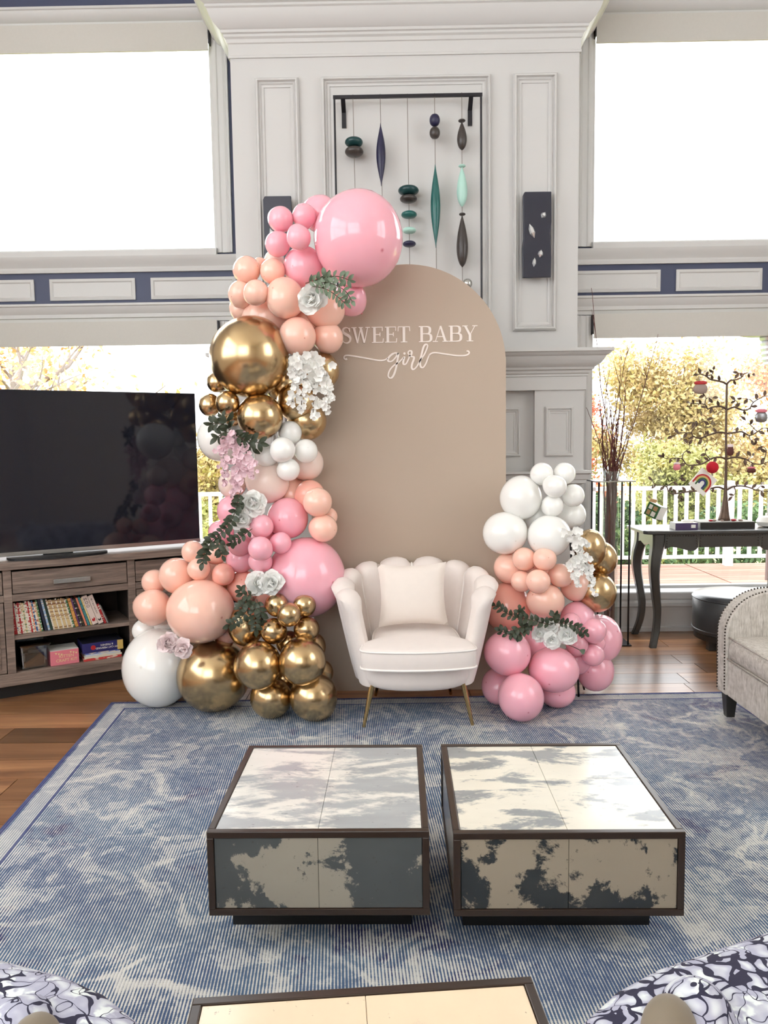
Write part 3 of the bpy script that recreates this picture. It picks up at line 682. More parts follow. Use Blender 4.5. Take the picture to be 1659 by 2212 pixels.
def letter(ch, x0, x1, z0, h, y):
    w, polys = glyph(ch); sx = (x1-x0)/w; mb = MB()
    for k, p in enumerate(polys):
        d = .0032 + k*.00004
        if p[0] == 'r':
            L, Rr = ribbon2(p[1], p[2]); m = len(L)
            mb.rings([[(x0+L[i][0]*sx, y-d, z0+L[i][1]*h), (x0+Rr[i][0]*sx, y-d, z0+Rr[i][1]*h), (x0+Rr[i][0]*sx, y, z0+Rr[i][1]*h), (x0+L[i][0]*sx, y, z0+L[i][1]*h)] for i in range(m)])
        else: mb.prism([(x0+a*sx, z0+b*h) for a, b in p], y-d, y)
    return part('letter', mb, M['vinyl'], arch, world=True)
zx = lambda q: 720+q*.20494
zb = at(zx(400), 680+297*.20494, AY).z
for ch, a, b in (('S', 88, 190), ('W', 188, 392), ('E', 402, 534), ('E', 541, 675), ('T', 678, 812), ('B', 898, 1044), ('A', 1048, 1212), ('B', 1212, 1358), ('Y', 1360, 1520)):
    letter(ch, at(zx(a), 735, AY).x, at(zx(b), 735, AY).x, zb, .0865, AY)
def script(pts, w, name='script_letter'):
    P = spline([at(zx(a), 680+b*.20494, AY) for a, b in pts], 6); mb = MB(); m = len(P); rs = []
    for i, p in enumerate(P):
        t = (P[min(i+1, m-1)]-P[max(i-1, 0)]).normalized(); nn = Vector((-t.z, 0, t.x)); wd = w*(1.15 if t.z < -.4 else .85)/2
        rs.append([(p.x+nn.x*wd, AY-.0035, p.z+nn.z*wd), (p.x-nn.x*wd, AY-.0035, p.z-nn.z*wd), (p.x-nn.x*wd, AY, p.z-nn.z*wd), (p.x+nn.x*wd, AY, p.z+nn.z*wd)])
    return part(name, mb.rings(rs), M['vinyl'], arch, world=True)
SWD = .0092
script([(145, 462), (130, 470), (113, 455), (122, 433), (160, 428), (250, 441), (370, 462), (470, 480), (535, 478), (575, 458)], SWD, 'swash')
script([(685, 408), (645, 404), (600, 432), (575, 470), (588, 493), (620, 487), (655, 452), (686, 406), (672, 500), (655, 585), (628, 650), (600, 668), (579, 645), (592, 590), (632, 540), (690, 500), (742, 450)], SWD)
script([(752, 440), (738, 490), (742, 522), (768, 515), (792, 468), (808, 425)], SWD)
script([(808, 428), (788, 405), (800, 382), (822, 384), (826, 408), (812, 436), (848, 446), (846, 475), (830, 520), (826, 560), (846, 576), (880, 545), (910, 490)], SWD)
script([(905, 495), (955, 425), (985, 360), (993, 322), (975, 312), (952, 338), (932, 410), (915, 490), (920, 545), (946, 556), (975, 515), (998, 455), (1012, 425)], SWD)
script([(1008, 430), (1032, 408), (1080, 400), (1180, 414), (1300, 430), (1390, 428), (1430, 408), (1424, 384), (1404, 384)], SWD, 'swash')
_p = at(zx(750), 680+408*.20494, AY); part('script_dot', MB().prism([(_p.x+.0065*math.cos(k*PI/6), _p.z+.0065*math.sin(k*PI/6)) for k in range(12)], AY-.0035, AY), M['vinyl'], arch, world=True)
# ================================================================== scalloped armchair
CH = thing('scalloped_armchair', 'cream velvet tub armchair with scalloped channel back and slim brass legs', 'chair', (.118, 3.925, ZR), math.radians(1.2))
vel = M['chair_velvet']
def shell(th, h):                       # plan position of the shell's middle line at angle th (0 = back centre) and height fraction h
    fl_ = .73+.27*h**.9; rx, ry = .37*fl_, (.27+.02*h)*fl_
    q = math.copysign(abs(math.sin(th))**.88, th); x = rx*q
    c = math.cos(th); y = ry*c if c > 0 else .365*c*fl_**.5
    return Vector((x, y, 0)), Vector((math.sin(th)/rx, math.cos(th)/max(ry, .01), 0)).normalized()
N = 10; TM = math.radians(131)
edges = [-TM+2*TM*k/N for k in range(N+1)]
def ztop(th):
    a = abs(th)/TM; return .765 - .115*a**1.5
ZB = .20
for k in range(N):
    a0, a1 = edges[k], edges[k+1]; mb = MB(); cols = []
    for i in range(9):
        u = -1+2*i/8; th = a0+(a1-a0)*(i/8)
        bul = math.sqrt(max(0, 1-u*u)); zt = ztop(th)+.05*bul-.036; tk = .038+.032*bul
        if (k == 0 and u < 0) or (k == N-1 and u > 0): tk = .006+.064*bul; zt -= .02*(1-bul)
        loop = []
        zs = [0, .15, .35, .6, .8, .93]
        for h in zs: c, nrm = shell(th, h); loop.append(Vector((c.x, c.y, ZB+(zt-tk*.9-ZB)*h)) - nrm*tk*(.75 if h else .6))
        c, nrm = shell(th, 1.0)
        for q in range(1, 8):
            an = PI*q/8; loop.append(Vector((c.x, c.y, zt-tk*.9)) - nrm*tk*math.cos(an)*.95 + Vector((0, 0, math.sin(an)*tk*.9)))
        for h in zs[::-1]: c, nrm = shell(th, h); loop.append(Vector((c.x, c.y, ZB+(zt-tk*.9-ZB)*h)) + nrm*tk*.62)
        cols.append(loop)
    mb.rings(cols); part('back_channel', mb, vel, CH, smooth=60)
for k in range(1, N):
    th = edges[k]; pts = []
    for h in (.12, .35, .6, .8, .93, 1.0):
        c, nrm = shell(th, h); zt = ztop(th)-.036; pts.append(Vector((c.x, c.y, ZB+(zt-.038-ZB)*h)) - nrm*.036)
    c, nrm = shell(th, 1.0)
    for q in (2, 4, 6): pts.append(Vector((c.x, c.y, ztop(th)-.072)) - nrm*.038*math.cos(PI*q/8) + Vector((0, 0, .045*math.sin(PI*q/8))))
    part('piping', MB().tube(spline(pts, 3), .006, 6), M['chair_piping'], CH, smooth=True)
def superpoly(rx, yb, yf, n=40, e=2.6):
    out = []
    for k in range(n):
        a = 2*PI*k/n; c, s = math.cos(a), math.sin(a)
        x = rx*math.copysign(abs(c)**(2/e), c); y = math.copysign(abs(s)**(2/e), s); out.append((x, y*(yb if y > 0 else yf)))
    return out
mb = MB(); rs = []
for f, z in ((.80, .197), (.90, .20), (.965, .215), (1.0, .25), (1.0, .318), (.97, .325)): rs.append([(x*f, y*f, z) for x, y in superpoly(.302, .27, .318)])
mb.rings(rs); part('seat_base', mb, vel, CH, smooth=50)
# T shaped seat cushion: wide at the front lip, waisted where the arms start
def cush(f):
    pts = [(-.268, -.335), (-.272, -.25), (-.262, -.205), (-.225, -.19), (-.22, -.13), (-.205, .08), (-.13, .19), (0, .215), (.13, .19), (.205, .08), (.22, -.13), (.225, -.19), (.262, -.205), (.272, -.25), (.268, -.335), (.14, -.372), (0, -.382), (-.14, -.372)]
    return [p for p in spline([(a*f, -.08+(b+.08)*f, 0) for a, b in pts], 4, True)]
rs = []
for f, z in ((.93, .318), (.985, .322), (1.0, .335), (1.0, .405), (.985, .418), (.93, .428), (.7, .438), (.3, .443)): rs.append([(p.x, p.y, z) for p in cush(f)])
cu = part('seat_cushion', MB().rings(rs), vel, CH, smooth=50)
for z in (.413, .327): part('piping', MB().tube([(p.x, p.y, z) for p in cush(.999)], .0055, 6, loop=True), M['chair_piping'], cu, smooth=True, fr=CH)
for x, y, sx, sy in ((-.225, -.20, -.045, -.02), (.225, -.20, .045, -.02), (-.17, .2, -.04, .06), (.17, .2, .04, .06)):
    part('leg', MB().tube([(x, y, .215), (x+sx, y+sy, 0)], [.014, .008], 12), M['brass'], CH, smooth=40)
# throw pillow
def pillow(name, label, cat, size, thick, Mx, mat, back=None, pinch=.10):
    n = 16
    def S(sgn):
        def P(u, v):
            a, b = 2*u-1, 2*v-1; e = (1-a**2)*(1-b**2)
            px = a*size[0]/2*(1-pinch*(1-a*a)*0 - pinch*.55*(b*b)*0); 
            sx = 1-pinch*(1-abs(b)**2)*.9 if abs(a) > 0 else 1
            sy = 1-pinch*(1-abs(a)**2)*.9
            return (a*size[0]/2*(1-pinch*(1-b*b)*abs(a)**3), sgn*thick/2*max(0, e)**.42, b*size[1]/2*(1-pinch*(1-a*a)*abs(b)**3))
        return P
    T = thing(name, label, cat, Mx.translation)
    T.matrix_basis = Mx; PM[T.name] = Mx
    part('front', MB().grid(S(-1), n, n), mat, T, smooth=True, origin=(0, 0, 0)); part('back', MB().grid(S(1), n, n), back or mat, T, smooth=True, origin=(0, 0, 0))
    return T
pc = at(891, 1284, 3.90)
pillow('throw_pillow', 'plain cream square pillow standing on the armchair seat', 'pillow', (.36, .325), .14, Matrix.Translation(pc) @ Matrix.Rotation(math.radians(-1), 4, 'Y') @ Matrix.Rotation(math.radians(-11), 4, 'X'), M['pillow_velvet'])
# ================================================================== television and stand
A31 = math.radians(31); S0 = Vector((-2.186, 4.156, 0))
ST = thing('tv_stand', 'weathered grey oak television stand with drawers and open shelves', 'cabinet', S0, A31)
oak = M['stand_oak']; D = .42; U0, U1 = -.62, 1.30
part('top', MB().box(U0-.02, U1+.02, -.02, D, .738, .782), oak, ST, bevel=.004)
part('bottom', MB().box(U0, U1, 0, D, .081, .152), oak, ST, bevel=.003)
part('back_panel', MB().box(U0, U1, D-.012, D, .152, .738), M['shelf_dark'], ST)
part('plinth', MB().box(U0+.03, U1-.03, .07, D-.03, -.008, .081), M['plinth_black'], ST)
for u in (U0, .045, .714, U1-.045): part('stile', MB().box(u, u+.043, 0, .03, .152, .738), oak, ST, bevel=.002)
for u in (U0+.01, .06, .727, U1-.033): part('divider', MB().box(u, u+.02, .03, D-.012, .152, .738), M['shelf_dark'], ST)
for a, b in ((U0+.043, .045), (.088, .714), (.757, U1-.045)):
    part('rail', MB().box(a, b, 0, .03, .558, .597), oak, ST, bevel=.002)
    dr = part('drawer', MB().box(a+.004, b-.004, .004, .025, .601, .724), oak, ST, bevel=.002)
    if a < .7: c_ = (a+b)/2; part('handle', MB().box(c_-.1, c_+.1, -.02, .004, .638, .664), M['steel'], dr, bevel=.002, fr=ST)
part('shelf', MB().box(.086, .73, .012, D-.012, .338, .362), oak, ST, bevel=.002)
for a, b in ((U0+.043, .045), (.757, U1-.045)):
    d = part('door', MB().box(a+.004, b-.004, .004, .024, .156, .554), oak, ST, bevel=.002)
    p_ = part('door_panel', frame_mould(a+.03, b-.03, .18, .53, .004, .03, .006), oak, ST)
stL = lambda u, w, z: PM[ST.name] @ Vector((u, w, z))
TV = thing('television', 'large black flat screen television on the oak stand', 'television', S0 + Vector((-math.sin(A31)*.10, math.cos(A31)*.10, .782)), A31)
part('screen_body', MB().box(-.49, 1.19, 0, .03, .02, .955), M['tv_bezel'], TV, bevel=.003)
part('screen', MB().box(-.484, 1.184, -.002, .0, .043, .949), M['tv_black'], TV)
part('lower_bezel', MB().box(-.49, 1.19, -.004, 0, .018, .042), M['steel'], TV)
part('rear_housing', MB().box(-.2, .9, .03, .08, .12, .7), M['tv_bezel'], TV, bevel=.01)
_ft = spline([(.12, -.09, 0), (.35, -.13, 0), (.58, -.09, 0), (.62, .02, 0), (.58, .1, 0), (.35, .12, 0), (.12, .1, 0), (.08, .02, 0)], 4, True)
mb = MB().rings([[(p.x, p.y, z) for p in _ft] for z in (0, .012)])
part('foot', mb, M['tv_bezel'], TV, smooth=40); part('neck', MB().box(.27, .43, .0, .03, .012, .05), M['tv_bezel'], TV)
# ================================================================== balloons
def balloon_mesh(col):
    pr = [(0.0015, -1.0)]; n = 22
    for i in range(1, n):
        t = PI*i/n; z = -math.cos(t); r = math.sin(t)
        if z > 0: z *= 1.0+.10*z*z; r *= 1-.05*z
        pr.append((r, z))
    pr += [(.075, 1.085), (.05, 1.11), (.045, 1.13), (.075, 1.145), (.07, 1.165), (.035, 1.17), (.06, 1.2), (.045, 1.2)]
    mb = MB().lathe(pr, 32, Matrix.Rotation(-PI/2, 4, 'X')); return mb.mesh('balloon_'+col, True)
BM = {}
brnd = random.Random(5)
def balloon(label, col, cx, cy, rx, ry, Y, group):
    if Y is None:                                     # resting on the rug: find the depth where it touches
        lo, hi = 3.4, 4.8
        for _ in range(40):
            m_ = (lo+hi)/2; c = at(cx, cy, m_)
            if c.z - ry*m_/F > ZR: lo = m_
            else: hi = m_
        Y = lo
    c = at(cx, cy, Y); k = (c-CAM).dot(FW)/F
    if col not in BM: BM[col] = balloon_mesh(col); BM[col].materials.append(M['b_'+col])
    o = inst('balloon', BM[col], None)
    d = (c-CAM).normalized(); yw = math.atan2(-d.x, d.y); pt = math.asin(d.z)
    tilt = Matrix.Rotation(brnd.uniform(-1.1, 1.1), 4, 'X') @ Matrix.Rotation(brnd.uniform(-1.1, 1.1), 4, 'Z') 
    o.matrix_basis = Matrix.Translation(c) @ Matrix.Rotation(yw, 4, 'Z') @ Matrix.Rotation(pt, 4, 'X') @ Matrix.Diagonal((rx*k*1.015, (rx+ry)/2*k*1.015, ry*k*1.015, 1)) @ tilt
    return tag(o, label, 'balloon', group)
G1, G2 = 'balloons of the tall garland left of the chair', 'balloons of the short garland right of the chair'
LEFT = [
 ('giant pink balloon at the very top of the tall garland', 'pink', 773.5, 516, 94, 101, 4.0),
 ('pink balloon half hidden behind the upper left of the giant top pink balloon', 'pink', 692, 462, 39, 39, 4.18),
 ('small pink balloon highest left of the top quartet', 'pink', 606, 474, 26.5, 27.5, 4.04),
 ('small pink balloon touching the giant pink one, upper right of the top quartet', 'pink', 657, 467, 25.5, 26.5, 4.06),
 ('small pink balloon in front at the centre of the top quartet', 'pink', 645, 513, 26, 27.5, 3.92),
 ('small pink balloon lowest left of the top quartet', 'pink', 600, 527, 27, 27, 4.02),
 ('medium pink balloon under the top quartet, left of the giant pink one', 'pink', 656, 577, 43, 44, 4.08),
 ('pale pink balloon sliver left behind the medium pink balloon near the top', 'pearl', 592, 562, 21, 21, 4.16),
 ('pink balloon below the giant pink one, right of the green sprig', 'pink', 756, 646, 36, 36, 4.12),
 ('small peach balloon, upper left one under the top pinks', 'peach', 533, 583, 29, 29, 4.04),
 ('small peach balloon just right of the upper left peach, under the pinks', 'peach', 589, 586, 26.5, 27.5, 4.03),
 ('tiny glimpse of peach balloon between the two upper small peach ones', 'peach', 561, 570, 14, 14, 4.14),
 ('small peach balloon at the outer left edge above the giant gold one', 'peach', 521, 636, 27, 30, 4.06),
 ('small peach balloon in front with a dark tip above the giant gold one', 'peach', 553, 632, 26, 28, 3.94),
 ('medium peach balloon left of the white bloom near the top', 'peach', 615.5, 644, 39, 46, 3.98),
 ('peach balloon peeking out left behind the small dark tipped peach one', 'peach', 521, 668, 25, 25, 4.12),
 ('large peach balloon behind the giant gold one', 'peach', 573, 692, 55, 50, 4.14),
 ('peach balloon right of the giant gold one', 'peach', 642, 727, 40, 41, 4.0),
 ('peach balloon under the white bloom and green sprig', 'peach', 703, 668, 43, 41, 4.08),
 ('peach balloon touching the first letter of the arch lettering', 'peach', 708, 730, 33, 34, 4.1),
 ('giant chrome gold balloon halfway up the tall garland', 'gold', 539.5, 771, 84.5, 87, 4.0),
 ('gold balloon behind the white hanging blossoms, upper one', 'gold', 695, 801, 36, 41, 4.13),
 ('small gold balloon tucked under the left of the giant gold one', 'gold', 469, 825, 21, 24, 4.08),
 ('small gold balloon farthest left below the giant gold one', 'gold', 453, 875, 23, 25, 4.06),
 ('small gold balloon in front below the giant gold one', 'gold', 491.6, 870.5, 25.5, 26, 3.95),
 ('medium gold balloon right below the giant gold one', 'gold', 562, 901, 49, 49, 3.97),
 ('gold balloon behind the white hanging blossoms, lower left one', 'gold', 641, 868, 43, 42, 4.08),
 ('gold balloon above the small white cluster, beside the arch panel', 'gold', 663, 910, 42, 41, 4.12),
 ('glimpse of gold balloon between pink wisteria leaves and medium gold balloon', 'gold', 503, 903, 18, 18, 4.1),
 ('large white balloon at the far left behind the pink wisteria', 'white', 478, 946, 50, 51, 4.2),
 ('small white balloon at the top of the five by the arch panel', 'white', 626, 935, 25, 26, 4.03),
 ('small white balloon in front at the centre of the five', 'white', 610.5, 971.5, 27.5, 26.5, 3.92),
 ('small white balloon on the right of the five by the arch panel', 'white', 661, 974.5, 25, 26, 4.0),
 ('small translucent white balloon on the left of the five', 'white', 574, 984, 25, 24, 4.0),
 ('small white balloon lowest of the five', 'white', 623, 1014.5, 24.5, 24.5, 3.97),
 ('medium pearly balloon behind the white five, against the arch', 'pearl', 662, 1001, 36, 38, 4.13),
 ('large pearly pale balloon below the white five', 'pearl', 578, 1041, 46, 46, 4.06),
 ('pale pearly balloon behind the tail of the pink wisteria', 'pearl', 502, 1046, 30, 30, 4.15),
 ('pale peach balloon deep between the pearly and the dark pink balloon', 'peach', 632, 1070, 40, 40, 4.17),
 ('pink balloon at the left edge behind the white double bloom', 'pink', 500, 1102, 30, 33, 4.12),
 ('pink balloon at the left edge behind the trailing dark sprig', 'pink', 478, 1151, 27, 27, 4.13),
 ('coral peach balloon behind the two peach ones by the arch', 'coral', 669, 1069, 33, 31, 4.08),
 ('small peach balloon, upper of two beside the arch panel', 'peach', 686, 1085, 31.5, 31, 3.98),
 ('small peach balloon, lower of two above the giant low pink one', 'peach', 698, 1141, 31, 29.5, 3.99),
 ('sliver of peach balloon right behind the two by the arch', 'peach', 709, 1116, 20, 20, 4.1),
 ('medium dark pink balloon beside the white double bloom', 'pink', 622, 1119, 44, 44, 4.05),
 ('small pink balloon at the top of the low pink cluster', 'pink', 565, 1137, 25.5, 26, 3.92),
 ('small pink balloon in front at the centre of the low pink cluster', 'pink', 562.5, 1185, 26.5, 26, 3.84),
 ('small pink balloon at the right of the low pink cluster', 'pink', 606.6, 1173, 22.5, 24, 3.93),
 ('small pink balloon at the bottom of the low pink cluster', 'pink', 562, 1212, 26, 24, 3.92),
 ('small mauve pink balloon at the left of the low pink cluster', 'mauve', 518, 1177, 25, 24, 3.97),
 ('medium pink balloon low behind the mauve one', 'pink', 520, 1208, 32, 29, 4.04),
 ('giant pink balloon touching the left arm of the chair', 'pink', 661, 1247, 83, 86, 4.04),
 ('small peach balloon at the top of the low left peaches, under the television', 'peach', 416, 1192, 23.5, 24, 4.0),
 ('small peach balloon under the trailing dark sprig', 'peach', 467, 1196, 23.5, 23.5, 4.03),
 ('medium peach balloon left of the low peaches, before the drawer', 'peach', 381, 1243, 37, 38, 4.02),
 ('peach balloon farthest left behind, before the stand stile', 'peach', 333, 1257, 26, 27, 4.1),
 ('medium peach balloon at the left, above the small white one', 'peach', 330, 1312, 40, 39, 4.03),
 ('giant peach balloon above the giant low gold one', 'peach', 433, 1320, 73.5, 68, 3.93),
 ('small peach balloon just above the giant peach one', 'peach', 429.6, 1229.5, 25, 24, 3.95),
 ('small coral balloon right above the giant peach one', 'coral', 482, 1241, 24, 24.5, 3.97),
 ('coral balloon left of the low white blooms', 'coral', 526, 1268, 35, 36, 4.06),
 ('coral balloon sliver between giant peach and giant low gold', 'coral', 488, 1372, 24, 22, 4.02),
 ('small white balloon peeking out left above the giant white one', 'white', 311, 1362, 25, 24, 4.12),
 ('sliver of white balloon under the medium left peach one', 'white', 354, 1352, 22, 20, 4.14),
 ('giant white balloon on the floor at the far left', 'white', 343.5, 1441, 74.5, 84, None),
 ('giant chrome gold balloon on the floor beside the giant white one', 'gold', 462, 1458, 77, 78, None),
 ('medium gold balloon, left of the front pair', 'gold', 558, 1437, 49, 52, 3.77),
 ('medium gold balloon, right of the front pair', 'gold', 653, 1429, 50.5, 50.5, 3.75),
 ('gold balloon on the rug under the left of the front pair', 'gold', 586, 1507, 45, 44, None),
 ('gold balloon on the rug under the right of the front pair, nearest the chair', 'gold', 677.5, 1505, 51, 52, None),
 ('small gold balloon upper left of the gold quintet', 'gold', 598, 1307, 24.5, 25.5, 3.86),
 ('small gold balloon upper right of the gold quintet', 'gold', 657.5, 1307, 24.5, 25.5, 3.86),
 ('small gold balloon in front at the centre of the gold quintet', 'gold', 624, 1327.5, 25.5, 26.5, 3.76),
 ('small gold balloon lower left of the gold quintet', 'gold', 591, 1363, 29, 28, 3.84),
 ('small gold balloon lower right of the gold quintet', 'gold', 662, 1359, 28, 27, 3.85),
 ('medium gold balloon behind the dark sprig by the low white blooms', 'gold', 531, 1351, 39, 46, 3.93),
 ('glimpse of peach balloon deep behind the top white bloom', 'peach', 662, 700, 40, 40, 4.16),
 ('gold balloon deep between giant gold and hanging white blossoms', 'gold', 612, 835, 36, 36, 4.16),
 ('coral balloon deep behind the low white blooms', 'coral', 570, 1282, 40, 40, 4.14),
 ('peach balloon deep behind the small coral one', 'peach', 470, 1245, 34, 34, 4.14),
 ('gold balloon deep between the four front golds', 'gold', 612, 1465, 36, 36, 3.98),
 ('pink balloon deep behind the mauve and front small pinks', 'pink', 560, 1165, 40, 40, 4.1),
 ('dark gold balloon deep between quintet and front pair', 'gold', 622, 1388, 26, 26, 3.93),
 ('gold balloon rim behind the right of the front pair, upper', 'gold', 678, 1397, 25, 30, 3.93),
 ('gold balloon rim behind the right of the front pair, lower', 'gold', 697, 1452, 20, 28, 3.95),
]
RIGHT = [
 ('small white balloon at the top left of the short garland', 'white', 1170, 1024, 24.5, 24.5, 4.06),
 ('small white balloon at the top right of the short garland', 'white', 1219, 1023, 23.5, 23.5, 4.08),
 ('small white balloon in front below the top two', 'white', 1198.5, 1050.5, 25.5, 24.5, 3.98),
 ('small white balloon on the right below the top two', 'white', 1238, 1070.5, 24, 24.5, 4.06),
 ('small white balloon above the lower right large white one', 'white', 1193, 1093, 23.5, 23.5, 4.02),
 ('large white balloon uppermost of the three large whites', 'white', 1125, 1075.5, 45, 47, 4.08),
 ('large white balloon farthest left, beside the arch panel edge', 'white', 1091, 1151, 49, 45, 4.05),
 ('large white balloon at the lower right, above two small peach ones', 'white', 1186, 1158, 46.5, 45, 4.0),
 ('translucent white balloon behind the right small white one', 'white', 1234, 1112, 31, 31, 4.16),
 ('gold balloon beside the white cascade, upper front one', 'gold', 1275, 1184, 34, 42, 4.08),
 ('gold balloon at the right edge behind the upper gold one', 'gold', 1300, 1207, 31, 37, 4.17),
 ('gold balloon at the right edge below the cascade tail', 'gold', 1289, 1279, 41, 43, 4.1),
 ('small peach balloon upper left of the peach five', 'peach', 1132, 1207.5, 25, 25, 3.98),
 ('small peach balloon upper right of the peach five', 'peach', 1176.5, 1207.5, 25.5, 25.5, 3.93),
 ('medium peach balloon left behind the peach five', 'peach', 1100, 1227, 33.5, 33.5, 4.09),
 ('small peach balloon lower left of the peach five', 'peach', 1126.5, 1255.5, 23, 23, 3.98),
 ('small peach balloon in front of the peach five with a dark tip', 'peach', 1162.5, 1256, 26.5, 26, 3.9),
 ('small peach balloon on the right of the peach five', 'peach', 1210, 1243, 26, 25, 3.98),
 ('medium peach balloon with dark tip under the peach five', 'peach', 1178, 1298, 42.5, 36, 3.98),
 ('medium coral peach balloon behind the cascade tail', 'peach', 1245, 1265, 34, 34, 4.1),
 ('large coral balloon rising from behind the right chair arm', 'coral', 1096, 1312, 50, 54, 4.12),
 ('medium pink balloon under the lowest gold one', 'pink', 1248, 1337, 37, 38, 4.08),
 ('large pink balloon at the outer right edge', 'pink', 1297, 1379, 40, 56, 4.2),
 ('small pink balloon at the right, above the mauve one', 'pink', 1282, 1362, 27.5, 26.5, 4.0),
 ('small pink balloon behind the roses\' right top', 'pink', 1234, 1345, 21, 21, 4.0),
 ('glimpse of small pink balloon between two right small pinks', 'pink', 1289, 1390, 18, 18, 4.08),
 ('small translucent mauve balloon right below the roses', 'mauve', 1246, 1392, 22.5, 25, 4.0),
 ('small pink balloon in front of the lower right large pink one', 'pink', 1281, 1415, 23.5, 23.5, 4.02),
 ('large pink balloon low at the right, on the floor', 'pink', 1286, 1449, 39.5, 43, 4.16),
 ('large pink balloon beside the chair arm, below the green sprig', 'pink', 1096.5, 1410, 49, 49, 3.88),
 ('large pink balloon below the white roses', 'pink', 1196, 1446, 54, 46.5, 3.9),
 ('large pink balloon lowest in front on the rug', 'pink', 1125, 1506, 48.5, 52, None),
 ('pink balloon low behind at the chair leg', 'pink', 1075, 1482, 32, 40, 4.0),
 ('pink balloon on the rug right of the lowest front one', 'pink', 1203.5, 1494, 39, 34, None),
 ('white balloon deep between the three large whites', 'white', 1160, 1115, 36, 36, 4.16),
 ('peach balloon deep behind the peach five', 'peach', 1150, 1230, 38, 38, 4.13),
 ('pink balloon deep between the lower right pinks', 'pink', 1245, 1425, 32, 32, 4.12),
 ('dark pink balloon deep behind the white roses', 'pink', 1160, 1390, 42, 44, 4.08),
]
for e in LEFT: balloon(*e, G1)
for e in RIGHT: balloon(*e, G2)
# ================================================================== flowers and greenery
frnd = random.Random(3)
def petal_mesh(name, L, Wd, cup=.35, curl=.25, n=4):
    def P(u, v):
        a = (u-.5)*2; w = Wd*(math.sin(PI*min(1, v*.86+.12))**.8)
        return (a*w/2, L*v - curl*L*max(0, v-.7)*1.2, L*cup*(v*v) + .25*w*a*a - curl*L*max(0, v-.6)**2*2 + .03*L*math.sin(9*a+7*v))
    return MB().grid(P, n, n).mesh(name, True)
PET = {}
def bloom(label, x, y, rpx, Y, mat, tilt=(0, 0), group='silk blooms on the garlands', centre='petal_cream', name='silk_flower'):
    c = at(x, y, Y); r = 1.22*rpx*Y/F
    T = thing(name, label, 'flower', c, group=group)
    Rm = (CAM-c).normalized().to_track_quat('Z', 'Y').to_matrix().to_4x4() @ Matrix.Rotation(tilt[0], 4, 'X') @ Matrix.Rotation(tilt[1], 4, 'Y')
    T.matrix_basis = Matrix.Translation(c) @ Rm; PM[T.name] = T.matrix_basis.copy()
    key = mat
    if key not in PET:
        PET[key] = [petal_mesh('petal', 1, .95, cp, cu) for cp, cu in ((.12, .5), (.45, .45), (.8, .35))]
        for m_ in PET[key]: m_.materials.append(M[mat])
    for ring, (n, s, lean) in enumerate(((9, 1.0, .12), (8, .78, .5), (6, .52, .85), (4, .34, 1.15))):
        for k in range(n):
            a = 2*PI*(k+.5*(ring % 2)+frnd.uniform(-.18, .18))/n; q = s*r*frnd.uniform(.86, 1.12)
            Mx = Matrix.Translation((0, 0, -.12*r+ring*.06*r)) @ Matrix.Rotation(a, 4, 'Z') @ Matrix.Rotation(lean*frnd.uniform(.6, 1.25), 4, 'X') @ Matrix.Rotation(frnd.uniform(-.35, .35), 4, 'Y') @ Matrix.Diagonal((q, q, q, 1))
            inst('petal', PET[key][min(2, ring)], None, T, Mx)
    part('flower_centre', MB().ball((0, 0, .12*r), (.12*r, .12*r, .1*r), 8, 6), M[centre], T, smooth=True)
    return T
bloom('white silk bloom near the top of the tall garland', 673, 645, 33, 3.88, 'petal_white')
bloom('upper of the white double bloom by the dark pink balloon', 546, 1086, 31, 3.9, 'petal_white')
bloom('lower of the white double bloom by the dark pink balloon', 521, 1122, 27, 3.88, 'petal_white', (.3, .2))
bloom('white bloom low by the gold quintet, left of two', 556, 1262, 28, 3.86, 'petal_white', (-.1, .3))
bloom('white bloom low by the gold quintet, right of two', 586, 1258, 29, 3.84, 'petal_white', (.2, -.25))
bloom('blush bloom on the giant white balloon, left of two', 363, 1388, 25, 3.72, 'petal_pink', (.1, .3), centre='petal_pink')
bloom('blush bloom beside the giant low gold balloon, right of two', 395, 1400, 25, 3.74, 'petal_pink', (.2, -.3), centre='petal_pink')
bloom('white rose at the left of the four on the short garland', 1165, 1368, 19, 3.86, 'petal_white', (0, .4), name='silk_rose')
bloom('white rose at the top of the four on the short garland', 1190, 1354, 18, 3.86, 'petal_white', (-.3, 0), name='silk_rose')
bloom('white rose at the bottom of the four on the short garland', 1192, 1383, 20, 3.83, 'petal_white', (.3, 0), name='silk_rose')
bloom('large white rose at the right of the four on the short garland', 1225, 1371, 26, 3.84, 'petal_white', (0, -.2), name='silk_rose')
def leaf_mesh(name, mat, ar=.5):
    def P(u, v):
        a = (u-.5)*2; w = ar*math.sin(PI*(v*.94+.03))**.75
        return (a*w/2, v, .12*math.sin(PI*v)+.12*abs(a)*w)
    m_ = MB().grid(P, 2, 5).mesh(name, True); m_.materials.append(mat); return m_
LEAF = {('dark', .5): leaf_mesh('leaf', M['leaf_dark'], .5), ('sage', .5): leaf_mesh('leaf', M['leaf_sage'], .5), ('dark', .62): leaf_mesh('leaf', M['leaf_dark'], .62)}
